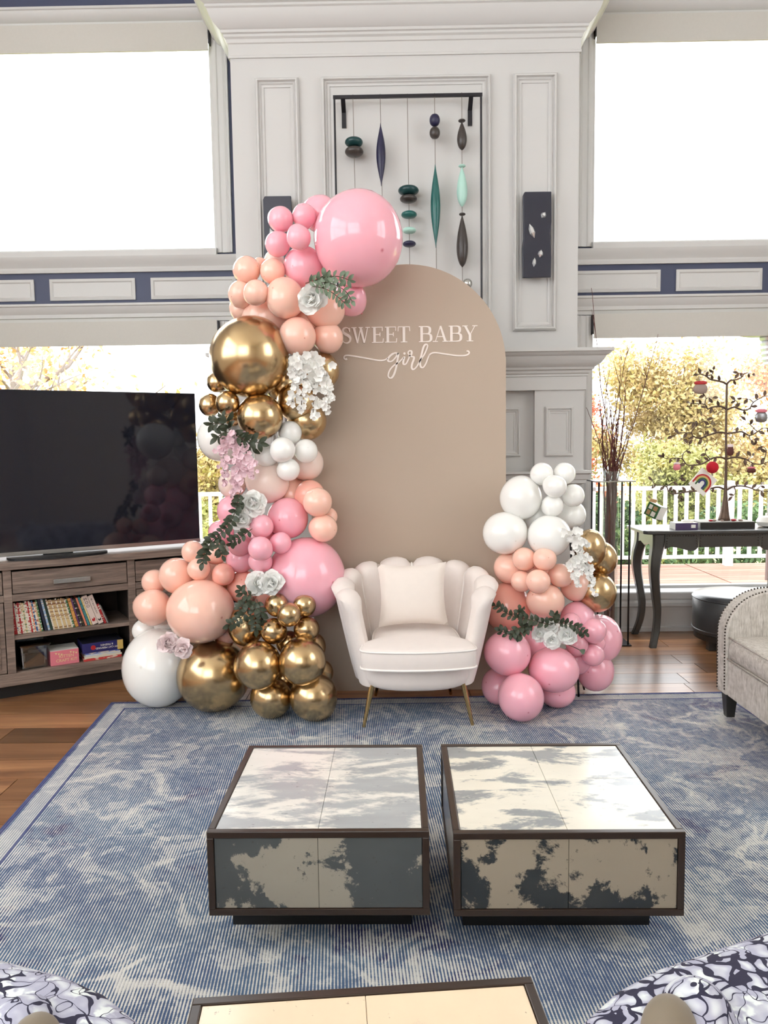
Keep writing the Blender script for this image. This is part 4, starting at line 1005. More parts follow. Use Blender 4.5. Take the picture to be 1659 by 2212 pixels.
def sprig(label, paths, Y, leafpx, kind, ar=.5, step=None, group='silk leaf sprigs on the garlands', name='leaf_sprig'):
    base = at(*paths[0][0], Y); T = thing(name, label, 'greenery', base, group=group); inv = Matrix.Translation(-base)
    L = leafpx*Y/F; me = LEAF[(kind, ar)]
    for pth in paths:
        n = len(pth); W_ = [at(x, y, Y-.02-.03*math.sin(PI*i/max(1, n-1))) for i, (x, y) in enumerate(pth)]
        S = spline(W_, 8); part('stem', MB().tube(S, .0022, 5), M['stem'], T, world=True)
        acc = 0; side = 1; d_step = (step or leafpx*.55)*Y/F
        for i in range(1, len(S)):
            acc += (S[i]-S[i-1]).length
            if acc >= d_step or i == len(S)-1:
                acc = 0; t = (S[i]-S[i-1]).normalized(); toc = (CAM-S[i]).normalized()
                for sd in ((1, -1) if i < len(S)-1 else (0,)):
                    q = frnd.uniform(.8, 1.15)*L; sidev = t.cross(toc).normalized()
                    yd = (t*frnd.uniform(.35, .8) + sidev*sd*frnd.uniform(.7, 1.0) + toc*frnd.uniform(-.1, .55)).normalized()
                    zd = (toc + t*frnd.uniform(-.5, .5) + sidev*frnd.uniform(-.6, .6)); zd = (zd - yd*zd.dot(yd)).normalized(); xd = yd.cross(zd)
                    Mx = Matrix((xd, yd, zd)).transposed().to_4x4(); Mx.translation = S[i]-base
                    inst('leaf', me, None, T, Mx @ Matrix.Diagonal((q, q, q, 1)))
    return T
sprig('grey green leaf sprig right of the top white bloom', [[(660, 612), (690, 603), (725, 597), (755, 605)], [(680, 610), (715, 612), (745, 628), (760, 650)], [(675, 618), (705, 625), (728, 640), (745, 655)], [(672, 612), (695, 598), (705, 590)]], 3.86, 16, 'sage', .5)
sprig('dark leaves at the top of the pink wisteria', [[(500, 935), (485, 918), (458, 915)], [(500, 935), (490, 910), (480, 900)], [(495, 930), (520, 945), (562, 957)], [(500, 935), (482, 935), (470, 945)], [(505, 938), (530, 952), (545, 965)]], 3.92, 22, 'dark', .5)
sprig('long dark sprig trailing left from the white double bloom', [[(528, 1075), (512, 1095), (498, 1128), (470, 1158), (446, 1180), (438, 1215)], [(520, 1060), (514, 1080), (512, 1090)], [(475, 1155), (472, 1180), (480, 1200)], [(545, 1142), (520, 1160), (500, 1172)], [(460, 1165), (452, 1180), (447, 1195)]], 3.86, 17, 'dark', .62)
sprig('dark sprig hanging by the low white blooms', [[(548, 1290), (538, 1310), (520, 1335), (495, 1350)], [(552, 1285), (530, 1285), (520, 1275)], [(550, 1295), (550, 1325), (552, 1358)], [(545, 1290), (528, 1305), (515, 1320)], [(555, 1295), (562, 1320), (565, 1340)]], 3.8, 16, 'dark', .62)
sprig('dark sprig reaching from the roses to the chair arm', [[(1190, 1350), (1150, 1340), (1105, 1330), (1070, 1308)], [(1160, 1345), (1125, 1355), (1105, 1370), (1080, 1362)], [(1150, 1345), (1130, 1365), (1108, 1378)], [(1200, 1350), (1195, 1335), (1198, 1328)], [(1200, 1345), (1235, 1350), (1262, 1368)], [(1135, 1338), (1120, 1322), (1128, 1315)]], 3.84, 15, 'dark', .62)
sprig('single green leaf under the large right rose', [[(1225, 1392), (1240, 1398), (1252, 1404)]], 3.86, 22, 'sage', .5, step=60)
def floret_mesh(mat):
    mb = MB()
    for k in range(5):
        a = 2*PI*k/5
        def P(u, v, a=a):
            s = (u-.5)*2; w = 1.0*math.sin(PI*(v*.72+.2))**.6; r = v; x = s*w/2
            return (r*math.cos(a)-x*math.sin(a), r*math.sin(a)+x*math.cos(a), .35*v*v+.18*s*s*w)
        mb.grid(P, 2, 3)
    me = mb.mesh('floret', True); me.materials.append(mat); return me
FLO = {'white': floret_mesh(M['floret_white']), 'pink': floret_mesh(M['floret_pink'])}
seedm = MB().ball((0, 0, .12), .1, 6, 4).mesh('seed', True); seedm.materials.append(M['seed'])
def cascade(label, strands, Y, kind, rpx, n, group='hanging silk blossoms on the garlands'):
    base = at(*strands[0][0], Y); T = thing('blossom_cascade', label, 'flower', base, group=group)
    for st in strands:
        S = spline([at(x, y, Y-.02) for x, y in st], 10); part('stem', MB().tube(S, .002, 5), M['stem'], T, world=True)
        m = max(3, n)
        for k in range(m):
            f = k/(m-1); p = S[min(len(S)-1, int(f*(len(S)-1)))]; w = (1.15-.75*f)*rpx*1.1*Y/F
            toc = (CAM-p).normalized()
            for j in range(3):
                d = Vector((frnd.gauss(0, 1)*1.1, frnd.gauss(0, .5), frnd.gauss(0, .6)))*w*.8; d += toc*w*.35; q = rpx*(1.05-.5*f)*frnd.uniform(.75, 1.15)*Y/F
                z = (toc + Vector((frnd.uniform(-.8, .8), frnd.uniform(-.3, .3), frnd.uniform(-.8, .5)))).normalized()
                Mx = z.to_track_quat('Z', 'Y').to_matrix().to_4x4() @ Matrix.Rotation(frnd.uniform(0, 6), 4, 'Z'); Mx.translation = p+d-base
                inst('floret', FLO[kind], None, T, Mx @ Matrix.Diagonal((q, q, q, 1)))
    return T
cascade('white blossoms hanging over the gold balloons by the arch', [[(640, 775), (637, 820), (632, 872)], [(660, 770), (655, 830), (650, 885)], [(680, 780), (678, 840), (676, 903)], [(690, 795), (702, 840), (705, 890)]], 3.9, 'white', 11, 13)
cascade('pink wisteria hanging left of the small white balloons', [[(490, 945), (483, 990), (486, 1048)], [(510, 940), (508, 990), (512, 1050)], [(530, 960), (535, 1000), (543, 1030)], [(515, 1010), (512, 1050), (500, 1070)]], 3.9, 'pink', 9, 13)
cascade('white blossoms cascading past the gold balloons of the short garland', [[(1240, 1150), (1252, 1190), (1272, 1235), (1285, 1285)], [(1245, 1165), (1262, 1215), (1283, 1262)], [(1238, 1205), (1244, 1240), (1250, 1265)]], 3.92, 'white', 8, 14)
# ================================================================== books and boxes on the stand
brn = random.Random(9)
ORD = ['first', 'second', 'third', 'fourth', 'fifth', 'sixth', 'seventh', 'eighth', 'ninth', 'tenth', 'eleventh', 'twelfth', 'thirteenth', 'fourteenth', 'fifteenth', 'sixteenth', 'seventeenth', 'eighteenth', 'nineteenth', 'twentieth']
def spine_mat(i, rgb, band):
    """paper cover with printed bands up the spine"""
    k = 'cover_%s_%s' % (rgb, band)
    if k in M: return M[k]
    t = NT('book_cover'); v = t.coord(); s = t.n('SeparateXYZ'); t.l(v, s.inputs[0])
    nz = t.noise(t.coord(scale=(20, 20, 90), loc=(i*3.1, 0, i*7.7)), 1.0, 2)
    t.base(t.mix(t.math('MULTIPLY', t.step(nz, .54, .58), .85 if band else 0), lin(rgb), lin(band or rgb))); t.set(Roughness=.4); M[k] = t.m; return t.m
W_, R_, B_, G_, K_, T_ = (226, 220, 206), (176, 40, 44), (56, 96, 140), (66, 118, 76), (48, 44, 46), (190, 160, 110)
books = [(R_, W_, 'red'), (R_, (120, 20, 26), 'red'), (W_, B_, 'blue and white'), (W_, R_, 'white'), (R_, W_, 'red and white'), (W_, R_, 'white'), (W_, T_, 'cream'), ((220, 200, 160), G_, 'cream and green'), (W_, G_, 'white'), (W_, R_, 'white'), (R_, W_, 'red'), (W_, K_, 'white'), ((220, 130, 90), W_, 'orange'), (B_, W_, 'blue'), (W_, R_, 'white'), (T_, W_, 'tan'), (G_, W_, 'green')]
def add_book(u, th, h, lean, mat, label, txt=None, tcol='ink', dep=.15, w0=.045, tsize=.02, group='books leaning on the upper shelf'):
    Mx = PM[ST.name] @ Matrix.Translation((u, w0, .3625)) @ Matrix.Rotation(-math.radians(lean), 4, 'Y')
    T = thing('book', label, 'book', Mx.translation, group=group); T.matrix_basis = Mx; PM[T.name] = Mx
    part('cover', MB().box(0, th, 0, dep, 0, h), mat, T, origin=(0, 0, 0)) if th < .012 else None
    if th >= .012:
        part('cover', MB().box(0, .002, 0, dep, 0, h).box(th-.002, th, 0, dep, 0, h).box(.001, th-.001, 0, .003, 0, h), mat, T, origin=(0, 0, 0))
        part('pages', MB().box(.002, th-.002, .003, dep-.004, .004, h-.004), M['paper'], T)
    if txt:
        for s_, zc in txt:
            me = text_mesh(s_, tsize, .0003); me.materials.append(M[tcol])
            inst('lettering', me, None, T, Matrix.Translation((th*.28, -.0006, zc)) @ Matrix.Rotation(PI/2, 4, 'Y') @ Matrix.Rotation(PI/2, 4, 'X') @ Matrix.Identity(4) if len(s_) > 1 else Matrix.Translation((th*.5, -.0006, zc)) @ Matrix.Rotation(PI/2, 4, 'X'))
    return T
u = .092; n = 0
for i, (c, b, nm) in enumerate(books):
    th = brn.uniform(.0072, .0102); h = .178+brn.uniform(-.006, .008)
    add_book(u, th, h, 4+i*.28, spine_mat(i, c, b), 'slim %s book, %s from the left end of the upper shelf' % (nm, ORD[i])); u += th+.0004
u += .008
add_book(u, .016, .19, 10, spine_mat(40, (36, 40, 58), None), 'thick dark navy book right of the slim upright run'); u += .018
add_book(u, .011, .188, 10.5, spine_mat(41, (150, 176, 206), W_), 'pale blue book next to the thick navy one'); u += .0125
add_book(u, .014, .186, 11, spine_mat(42, (34, 56, 44), None), 'dark green book right of the pale blue one'); u += .0155
for i in range(13):
    th = brn.uniform(.0068, .0094); c, b, nm = ((214, 190, 140), (120, 70, 40), 'tan') if i % 3 else (W_, (150, 90, 50), 'cream')
    add_book(u, th, .180+brn.uniform(-.005, .005), 11.5+i*.1, spine_mat(50+i, c, b), 'slim %s book, %s of the tan run right of the dark green book' % (nm, ORD[i])); u += th+.0004
for th, h, c, b, lab, ln in ((.009, .176, G_, W_, 'green book left of the wide orange one', 13), (.017, .176, (218, 160, 88), (150, 90, 40), 'wide orange book in the middle of the upper shelf', 13), (.006, .178, (112, 66, 122), None, 'thin purple book right of the wide orange one', 13.5),
                          (.010, .172, (40, 38, 40), W_, 'black and white book, first of two dark patterned ones', 14), (.010, .17, (40, 38, 40), (120, 100, 60), 'black and brown book, second of two dark patterned ones', 15), (.010, .176, (232, 138, 112), None, 'salmon book left of the teal one', 16), (.013, .18, (70, 140, 144), (40, 90, 110), 'teal book left of the thick cream board book', 16.5), (.008, .174, (230, 210, 150), (220, 170, 70), 'yellow cream book between teal and white board books', 17)):
    add_book(u, th, h, ln, spine_mat(int(th*9999), c, b), lab); u += th+.003
def board_book(u, th, h, lean, label, word, extra):
    T = add_book(u, th, h, lean, spine_mat(99, (232, 214, 204), None), label)
    zc = h-.022
    for ch in word:
        me = text_mesh(ch, .024 if len(word) < 5 else .0165, .0003); me.materials.append(M['ink'])
        inst('lettering', me, None, T, Matrix.Translation((th*.5, -.0008, zc-.008)) @ Matrix.Rotation(PI/2, 4, 'X')); zc -= .022 if len(word) < 5 else .0125
    mb = MB()
    if extra == 'bird': mb.prism([(.006, .024), (.012, .018), (.02, .018), (.026, .03), (.022, .044), (.018, .034), (.012, .034), (.009, .040)], -.0009, -.0003)
    else: mb.prism([(.015, .026), (.006, .036), (.007, .024), (.012, .016), (.015, .021), (.018, .016), (.023, .024), (.024, .036)], -.0009, -.0003)
    part('emblem', mb, M['red_print' if extra == 'bird' else 'ink'], T)
board_book(u, .031, .182, 18, 'thick cream board book lettered MOO with a red bird', 'MOO', 'bird'); u += .034
board_book(u, .029, .182, 18, 'thick cream board book lettered Alphabet with a butterfly', 'Alphabet', 'fly'); u += .032
add_book(u, .013, .125, 19, spine_mat(101, R_, W_), 'short red book right of the thick cream board books'); u += .016
add_book(u, .007, .12, 20, spine_mat(102, (150, 146, 142), None), 'short grey book at the right end of the row'); u += .009
add_book(u, .006, .11, 22, spine_mat(103, K_, None), 'short black book, last at the right end of the row')
SZ = .1525
# clear bin
BN = thing('storage_bin', 'clear plastic bin with lid and odds and ends on the lower shelf', 'bin', stL(.19, .14, SZ), A31)
def rrect(w, d, z, r=.02, n=4):
    out = []
    for cx_, cy_, a0 in ((w/2-r, d/2-r, 0), (-w/2+r, d/2-r, PI/2), (-w/2+r, -d/2+r, PI), (w/2-r, -d/2+r, 1.5*PI)):
        for k in range(n+1): a = a0+PI/2*k/n; out.append((cx_+r*math.cos(a), cy_+r*math.sin(a), z))
    return out
part('tub', MB().rings([rrect(.155, .2, .002), rrect(.165, .21, .13), rrect(.161, .206, .13), rrect(.151, .196, .005)], caps=True), M['clear_plastic'], BN, smooth=40)
part('lid', MB().rings([rrect(.175, .22, .13), rrect(.178, .223, .138), rrect(.165, .21, .146), rrect(.15, .19, .14)]), M['clear_plastic'], BN, smooth=40)
for nm_, b_, m_ in (('craft_stick_bundle', (-.055, .03, -.07, -.03, .004, .03), 'box_brown'), ('folded_card', (-.06, .06, -.02, .05, .004, .06), 'card_white'), ('dark_card', (-.05, .05, -.085, -.075, .006, .085), 'tv_bezel'), ('grey_card', (-.03, .065, -.065, -.055, .035, .1), 'heater_metal')):
    w = PM[BN.name]; o = part(nm_, MB().box(*b_).tf(w), M[m_]); tag(o, {'craft_stick_bundle': 'small tan bundle at the bottom of the clear bin', 'folded_card': 'folded white card lying inside the clear bin', 'dark_card': 'dark card leaning inside the front of the clear bin', 'grey_card': 'grey card slanting inside the clear bin'}[nm_], 'card')
# pink craft box
PB = thing('craft_box', 'pink kitten craft box with white top on the lower shelf', 'box', stL(.345, .035, SZ), A31)
part('body', MB().box(-.075, .08, 0, .16, 0, .085), M['box_pink'], PB, bevel=.001)
part('top_print', MB().box(-.074, .079, .001, .159, .085, .0858), M['card_white'], PB)
for s_, x_, z_ in (('KITTEN', .012, .042), ('CRAFT KIT', .012, .018)):
    me = text_mesh(s_, .024, .0003); me.materials.append(M['gold_print']); inst('lettering', me, None, PB, Matrix.Translation((x_, -.0006, z_)) @ Matrix.Rotation(PI/2, 4, 'X'))
for k, x_ in enumerate((-.05, -.035, -.02, .03, .045, .06)): part('pennant', MB().prism([(x_, .074-.004*(k % 3)), (x_+.012, .073-.004*(k % 3)), (x_+.006, .062-.004*(k % 3))], -.0008, 0), M['gold_print'], PB)
# books lying flat, puzzle box on top
zz = SZ
for i, (w, d, h, m_, lab, off) in enumerate(((.215, .16, .014, (206, 70, 66), 'red and cream picture book at the bottom of the flat pile', .0), (.21, .16, .012, (228, 220, 200), 'cream picture book in the flat pile above the red one', .004), (.2, .155, .012, (206, 214, 222), 'pale blue white book in the flat pile under the puzzle box', .002), (.19, .15, .008, (90, 110, 190), 'thin blue book directly under the puzzle box', -.004))):
    T = thing('flat_book', lab, 'book', stL(.557+off, .03, zz), A31, group='books lying flat on the lower shelf')
    part('cover', MB().box(-w/2, w/2, 0, d, 0, .0015).box(-w/2, w/2, 0, d, h-.0015, h).box(-w/2, w/2, 0, .002, .001, h-.001), spine_mat(120+i, m_, (232, 222, 200)), T, origin=(0, 0, 0)); part('pages', MB().box(-w/2+.003, w/2-.003, .002, d-.004, .0015, h-.0015), M['paper'], T); zz += h+.0003
PZ = thing('puzzle_box', 'navy puzzle box with upside down cat lettering on the flat book pile', 'box', stL(.56, .028, zz), A31)
part('body', MB().box(-.115, .115, 0, .18, 0, .058), M['box_navy'], PZ, bevel=.001)
part('end_label', MB().box(.082, .1155, -.0006, .1, .001, .057), M['box_yellow'], PZ)
part('top_print', MB().box(-.114, .114, .001, .179, .058, .0586), M['slate'], PZ)
part('emblem', MB().lathe([(.002, 0), (.014, 0), (.014, .0008), (.002, .0008)], 20, Matrix.Translation((-.055, 0, .03)) @ Matrix.Rotation(PI/2, 4, 'X')), M['red_print'], PZ)
for s_, z_ in (('MY CAT MERMAID', .027), ('& FRIENDS', .044)):
    me = text_mesh(s_, .0155, .0003); me.materials.append(M['card_white']); inst('lettering', me, None, PZ, Matrix.Translation((.022, -.0006, z_)) @ Matrix.Rotation(PI/2, 4, 'X') @ Matrix.Rotation(PI, 4, 'Z'))
# ================================================================== hanging wall art
WA = thing('wall_hanging', 'black rod hung with strings of dark and teal glass beads on the chimney breast', 'wall art', (.14, 5.12, 2.1)); YA = 5.12
zq = lambda a, b: at(690+a*.22905, 180+b*.22905, YA)
zt_ = zq(830, 120).z; xl, xr = zq(140, 130).x, zq(1524, 110).x
part('top_bar', MB().box(xl-.008, xr+.008, YA-.008, YA+.008, zt_-.01, zt_+.01), M['black_metal'], WA, world=True)
for x in (xl, xr): part('side_rod', MB().tube([(x, YA, zt_), (x, YA, 2.0)], .0065, 8), M['black_metal'], WA, world=True)
for a, sgn in ((222, 1), (1430, -1)):
    x = zq(a, 130).x; part('bracket', MB().prism([(YA-.004, zt_-.012), (YA+.005, zt_-.012), (BY-.006, zt_-.06), (BY, zt_-.06), (BY, zt_-.16), (BY-.012, zt_-.16), (BY-.012, zt_-.068)], x-.014, x+.014, 'x'), M['black_metal'], WA, world=True)
def disc(w, h): return [(max(.0008, w/2*math.cos(t)**.8 if math.cos(t) > 0 else .0008), h/2*math.sin(t)) for t in [-PI/2+PI*k/12 for k in range(13)]]
def spindle(w, h): return [(max(.0015, w/2*math.sin(PI*k/16)**1.15), -h/2+h*k/16) for k in range(17)]
def drop(w, h): return [(max(.0015, w/2*(math.sin(PI*(k/16)**.72)**.85)), -h/2+h*k/16) for k in range(17)]
PX = .22905*YA/F
for x0, y0, x1, y1, beads in (
  (315, 105, 336, 1030, [('d', 325, 556, 165, 82, 'deep_teal_glass'), ('d', 328, 646, 170, 88, 'charcoal_bead')]),
  (572, 100, 592, 1100, [('s', 580, 672, 86, 555, 'indigo_bead')]),
  (828, 98, 852, 1720, [('d', 840, 1012, 190, 84, 'deep_teal_glass'), ('d', 840, 1090, 158, 70, 'charcoal_bead'), ('d', 845, 1240, 145, 64, 'teal_glass'), ('d', 848, 1388, 124, 56, 'mint_glass'), ('d', 848, 1515, 122, 54, 'indigo_bead')]),
  (1085, 92, 1104, 1780, [('d', 1087, 348, 96, 108, 'indigo_bead'), ('d', 1088, 468, 96, 104, 'charcoal_bead'), ('s', 1095, 1157, 90, 748, 'teal_glass')]),
  (1342, 86, 1349, 1900, [('d', 1343, 353, 66, 26, 'charcoal_bead'), ('t', 1344, 497, 90, 250, 'charcoal_bead'), ('d', 1345, 780, 66, 26, 'mint_glass'), ('t', 1345, 975, 98, 356, 'mint_glass'), ('d', 1347, 1235, 60, 26, 'charcoal_bead'), ('t', 1347, 1490, 106, 468, 'charcoal_bead'), ('d', 1395, 1890, 90, 90, 'steel')])):
    a, b = zq(x0, y0), zq(x1, y1); part('string', MB().tube([(a.x, YA, a.z), (b.x, YA, b.z)], .0022, 6), M['string'], WA, world=True)
    for k, cx_, cy_, w, h, m_ in beads:
        p = zq(cx_, cy_); pr = {'d': disc, 's': spindle, 't': drop}[k](w*PX, h*PX)
        part('bead', MB().lathe(pr, 20, Matrix.Translation((p.x, YA, p.z))), M[m_], WA, smooth=60, world=True)
# ================================================================== sconces
def crystal(mb, c, l, w, a):
    Mx = Matrix.Translation(c) @ Matrix.Rotation(a, 4, 'Y'); r = [(0.001, -l/2), (w*.5, -l*.15), (w*.42, l*.2), (.001, l/2)]; return mb.lathe(r, 6, Mx)
for lab, x0 in (('black slate wall sconce with crystal chips, right of the wall hanging', .88), ('black slate wall sconce half hidden behind the top pink balloons', -.80)):
    T = thing('wall_sconce', lab, 'sconce', (x0+.091, 5.17, 2.47), group='slate wall sconces')
    ed_ = [(x0, 2.47), (x0+.183, 2.472), (x0+.185, 2.60), (x0+.178, 2.75), (x0+.186, 2.82), (x0+.183, 3.011), (x0+.012, 3.012), (x0, 2.99), (x0+.004, 2.72), (x0-.003, 2.66)]
    part('slate_plate', MB().prism(ed_, 5.12, 5.145), M['slate'], T, world=True, bevel=.004)
    part('mount', MB().box(x0+.03, x0+.15, 5.145, 5.2, 2.56, 2.93), M['black_metal'], T, world=True)
    for cx_, cy_, l, w, a in ((1174, 464.5, .042, .036, .6), (1149, 499, .095, .038, -.35), (1167.5, 548, .05, .034, .2), (1154, 567, .058, .026, .1)):
        p = at(cx_, cy_, 5.12); p.x += x0-.88; part('crystal', crystal(MB(), (p.x, 5.118, p.z), l, w, a), M['crystal'], T, world=True)
# ================================================================== linen sofa chair at the right
SF = thing('linen_armchair', 'pale linen armchair with nailhead trim at the right edge', 'armchair', (2.1, 3.35, ZR)); LN = M['linen']
apts = [(1.665, .125), (1.66, .42), (1.668, .49), (1.70, .555), (1.75, .605), (1.82, .638), (1.92, .652), (2.5, .655), (2.5, .125)]
ap = [(p.x, p.y) for p in spline([(a, b, 0) for a, b in apts[1:7]], 5)]
prof = [apts[0]] + ap + apts[7:]
for y0, y1 in ((3.765, 3.875), (2.74, 2.85)): part('arm', MB().prism(prof, y0, y1), LN, SF, world=True, bevel=.008, smooth=30)
def nails(y0, y1):
    mb = MB(); pth = spline([(a, 0, b) for a, b in [(1.664, .14)] + apts[1:7] + [(2.3, .655)]], 10); acc = 0
    for yy in (y0+.012, y1-.012):
        for i in range(1, len(pth)):
            acc += (pth[i]-pth[i-1]).length
            k = 0
            while acc > .016:
                acc -= .016; p = pth[i].lerp(pth[i-1], acc/max(1e-6, (pth[i]-pth[i-1]).length))
                t = (pth[i]-pth[i-1]).normalized(); nn = Vector((-t.z, 0, t.x)); q = p+nn*.0015; mb.ball((q.x, yy, q.z), .0048, 6, 4)
    return mb
_nl = part('nailheads', nails(3.765, 3.875), M['nail'], SF, world=True, smooth=True); _nl['kind'] = 'stuff'
part('seat_base', MB().box(1.672, 2.5, 2.85, 3.765, .125, .30), LN, SF, world=True, bevel=.006)
def lump(x0, x1, y0, y1, z0, z1, r=.04):
    rs = []
    for k in range(9):
        a = -PI/2+PI*k/8; q = r*(1-math.cos(a)); z = (z0+z1)/2+(z1-z0)/2*math.sin(a); rs.append([(x, y, z) for x, y, _ in [(p[0]+(x0+x1)/2, p[1]+(y0+y1)/2, 0) for p in rrect(x1-x0-2*q, y1-y0-2*q, 0, .05)]])
    rs.append([((p[0]-(x0+x1)/2)*.5+(x0+x1)/2, (p[1]-(y0+y1)/2)*.5+(y0+y1)/2, z1+.012) for p in rs[-1]]); return MB().rings(rs)
cs = part('seat_cushion', lump(1.655, 2.4, 2.855, 3.762, .302, .435), LN, SF, world=True, smooth=50)
part('backrest', MB().box(2.36, 2.56, 2.85, 3.765, .3, .80), LN, SF, world=True, bevel=.03)
for z in (.318, .424): part('piping', MB().tube([(1.668 if z > .4 else 1.662, 2.87, z), (1.668 if z > .4 else 1.662, 3.75, z)], .005, 6), LN, cs, world=True, smooth=True)
for x in (1.70, 2.44):
    for y in (2.79, 3.80): part('leg', MB().rings([[(x-.03, y-.03, .13), (x+.03, y-.03, .13), (x+.03, y+.03, .13), (x-.03, y+.03, .13)], [(x-.02, y-.02, ZR), (x+.02, y-.02, ZR), (x+.02, y+.02, ZR), (x-.02, y+.02, ZR)]]), M['black_wood'], SF, world=True, bevel=.003)
# ================================================================== ottoman
OT = thing('round_ottoman', 'round black leather ottoman under the console table', 'ottoman', (2.36, 5.17, 0)); OR = .295
part('body', MB().lathe([(OR-.01, .10), (OR, .105), (OR, .33), (OR-.004, .335)], 48), M['ottoman_leather'], OT, smooth=40)
part('top', MB().lathe([(OR-.004, .335), (OR+.001, .342), (OR-.01, .356), (OR-.06, .366), (.1, .37), (.001, .37)], 48), M['ottoman_leather'], OT, smooth=50)
for z in (.336, .125): part('piping', MB().tube([((OR+.001)*math.cos(2*PI*k/48), (OR+.001)*math.sin(2*PI*k/48), z) for k in range(48)], .005, 6, loop=True), M['ottoman_leather'], OT, smooth=True)
part('base_ring', MB().lathe([(OR-.025, .06), (OR-.012, .06), (OR-.012, .105), (OR-.025, .105)], 40), M['black_wood'], OT, smooth=40)
for k in range(4):
    a = math.radians(20+90*k+185); x, y = (OR-.045)*math.cos(a), (OR-.045)*math.sin(a); part('leg', MB().box(x-.025, x+.025, y-.025, y+.025, 0, .065), M['black_wood'], OT, bevel=.003)
# ================================================================== console table
CT = thing('console_table', 'black console table with curved legs and nailhead apron by the window', 'table', (2.27, 5.34, 0)); cb = M['console_black']
top = [(1.70, 5.16), (1.72, 5.13), (1.76, 5.115), (2.78, 5.115), (2.82, 5.13), (2.84, 5.16), (2.84, 5.53), (1.70, 5.53)]
part('top', MB().prism(top, .775, .80, 'z'), cb, CT, world=True, bevel=.006)
def cab(fx, fy, sx, sy):
    P = [(0, 0, .772), (-.004*sx, -.004*sy, .69), (-.022*sx, -.02*sy, .60), (-.026*sx, -.022*sy, .50), (-.008*sx, -.006*sy, .36), (.008*sx, .006*sy, .24), (.0, .0, .12), (-.03*sx, -.028*sy, .0)]
    S = spline([(fx+a, fy+b, z) for a, b, z in P], 5); m = len(S)
    R = [.043-.021*min(1, (i/(m-1))*1.35) for i in range(m)]
    rs = [[(p.x+q*r, p.y+s*r, p.z) for q, s in ((-1, -.7), (-.7, -1), (.7, -1), (1, -.7), (1, .7), (.7, 1), (-.7, 1), (-1, .7))] for p, r in zip(S, R)]
    return MB().rings(rs)
for fx, fy, sx, sy in ((1.80, 5.17, 1, 1), (2.74, 5.17, -1, 1), (1.80, 5.50, 1, -1), (2.74, 5.50, -1, -1)): part('leg', cab(fx, fy, sx, sy), cb, CT, world=True, smooth=35)
wav = lambda a, b, s: [(a, .775), (a, .675), (a+s*.04, .690), (a+s*.09, .683), (a+s*.14, .668), (a+s*.17, .660), (a+s*.20, .664), (b, .685), (b, .775)]
for nm_, poly_ in (('apron', wav(1.84, 2.062, 1)), ('apron', wav(2.70, 2.478, -1)), ('drawer_front', [(2.066, .775), (2.066, .685), (2.474, .685), (2.474, .775)])):
    part(nm_, MB().prism(poly_, 5.135, 5.15), cb, CT, world=True)
    xs_ = [min(p[0] for p in poly_)+.012, max(p[0] for p in poly_)-.012]; mb = MB()
    for i in range(12 if nm_ == 'apron' else 22): mb.ball((xs_[0]+(xs_[1]-xs_[0])*i/((12 if nm_ == 'apron' else 22)-1), 5.134, .764), .0045, 6, 4)
    for x in xs_:
        for i in range(1, 5): mb.ball((x, 5.134, .764-.018*i), .0045, 6, 4)
    o = part('nailheads', mb, M['nail'], CT, world=True, smooth=True); o['kind'] = 'stuff'
part('side_apron', MB().prism([(5.2, .775), (5.2, .69), (5.26, .70), (5.335, .68), (5.41, .70), (5.47, .69), (5.47, .775)], 1.765, 1.78, 'x'), cb, CT, world=True)
part('side_apron', MB().prism([(5.2, .775), (5.2, .69), (5.26, .70), (5.335, .68), (5.41, .70), (5.47, .69), (5.47, .775)], 2.76, 2.775, 'x'), cb, CT, world=True)
part('back_rail', MB().box(1.84, 2.70, 5.495, 5.51, .69, .775), cb, CT, world=True)
# ================================================================== metal ornament tree
YT = 5.32; zn = lambda a, b, d=0.0: at(1380+a*.1718, 780+b*.1718, YT+d)
MT = thing('metal_tree', 'twisted bronze metal ornament tree on the console table', 'ornament tree', (2.28, YT, .80)); tm = M['tree_metal']
part('base', MB().box(2.105, 2.475, 5.22, 5.42, .80, .845), M['soil_grey'], MT, world=True, bevel=.002)
part('base_front', MB().box(2.105, 2.475, 5.214, 5.22, .80, .842), M['black_wood'], MT, world=True)
tr = spline([zn(1072, 1985), zn(1085, 1780), zn(1090, 1600), zn(1097, 1250), zn(1095, 900), zn(1100, 600), zn(1106, 285)], 6); m = len(tr); tr[0].z = .843
part('trunk', MB().tube(tr, [.034*(1-i/(m-1))**6+.0095-.002*i/(m-1) for i in range(m)], 8), tm, MT, world=True, smooth=True)
trn = random.Random(4)
lm = MB().grid(lambda u, v: ((u-.5)*.5*math.sin(PI*(v*.95+.025))**.9, v, .1*math.sin(PI*v)+.1*abs(u-.5)), 2, 4).mesh('leaf', True); lm.materials.append(tm)
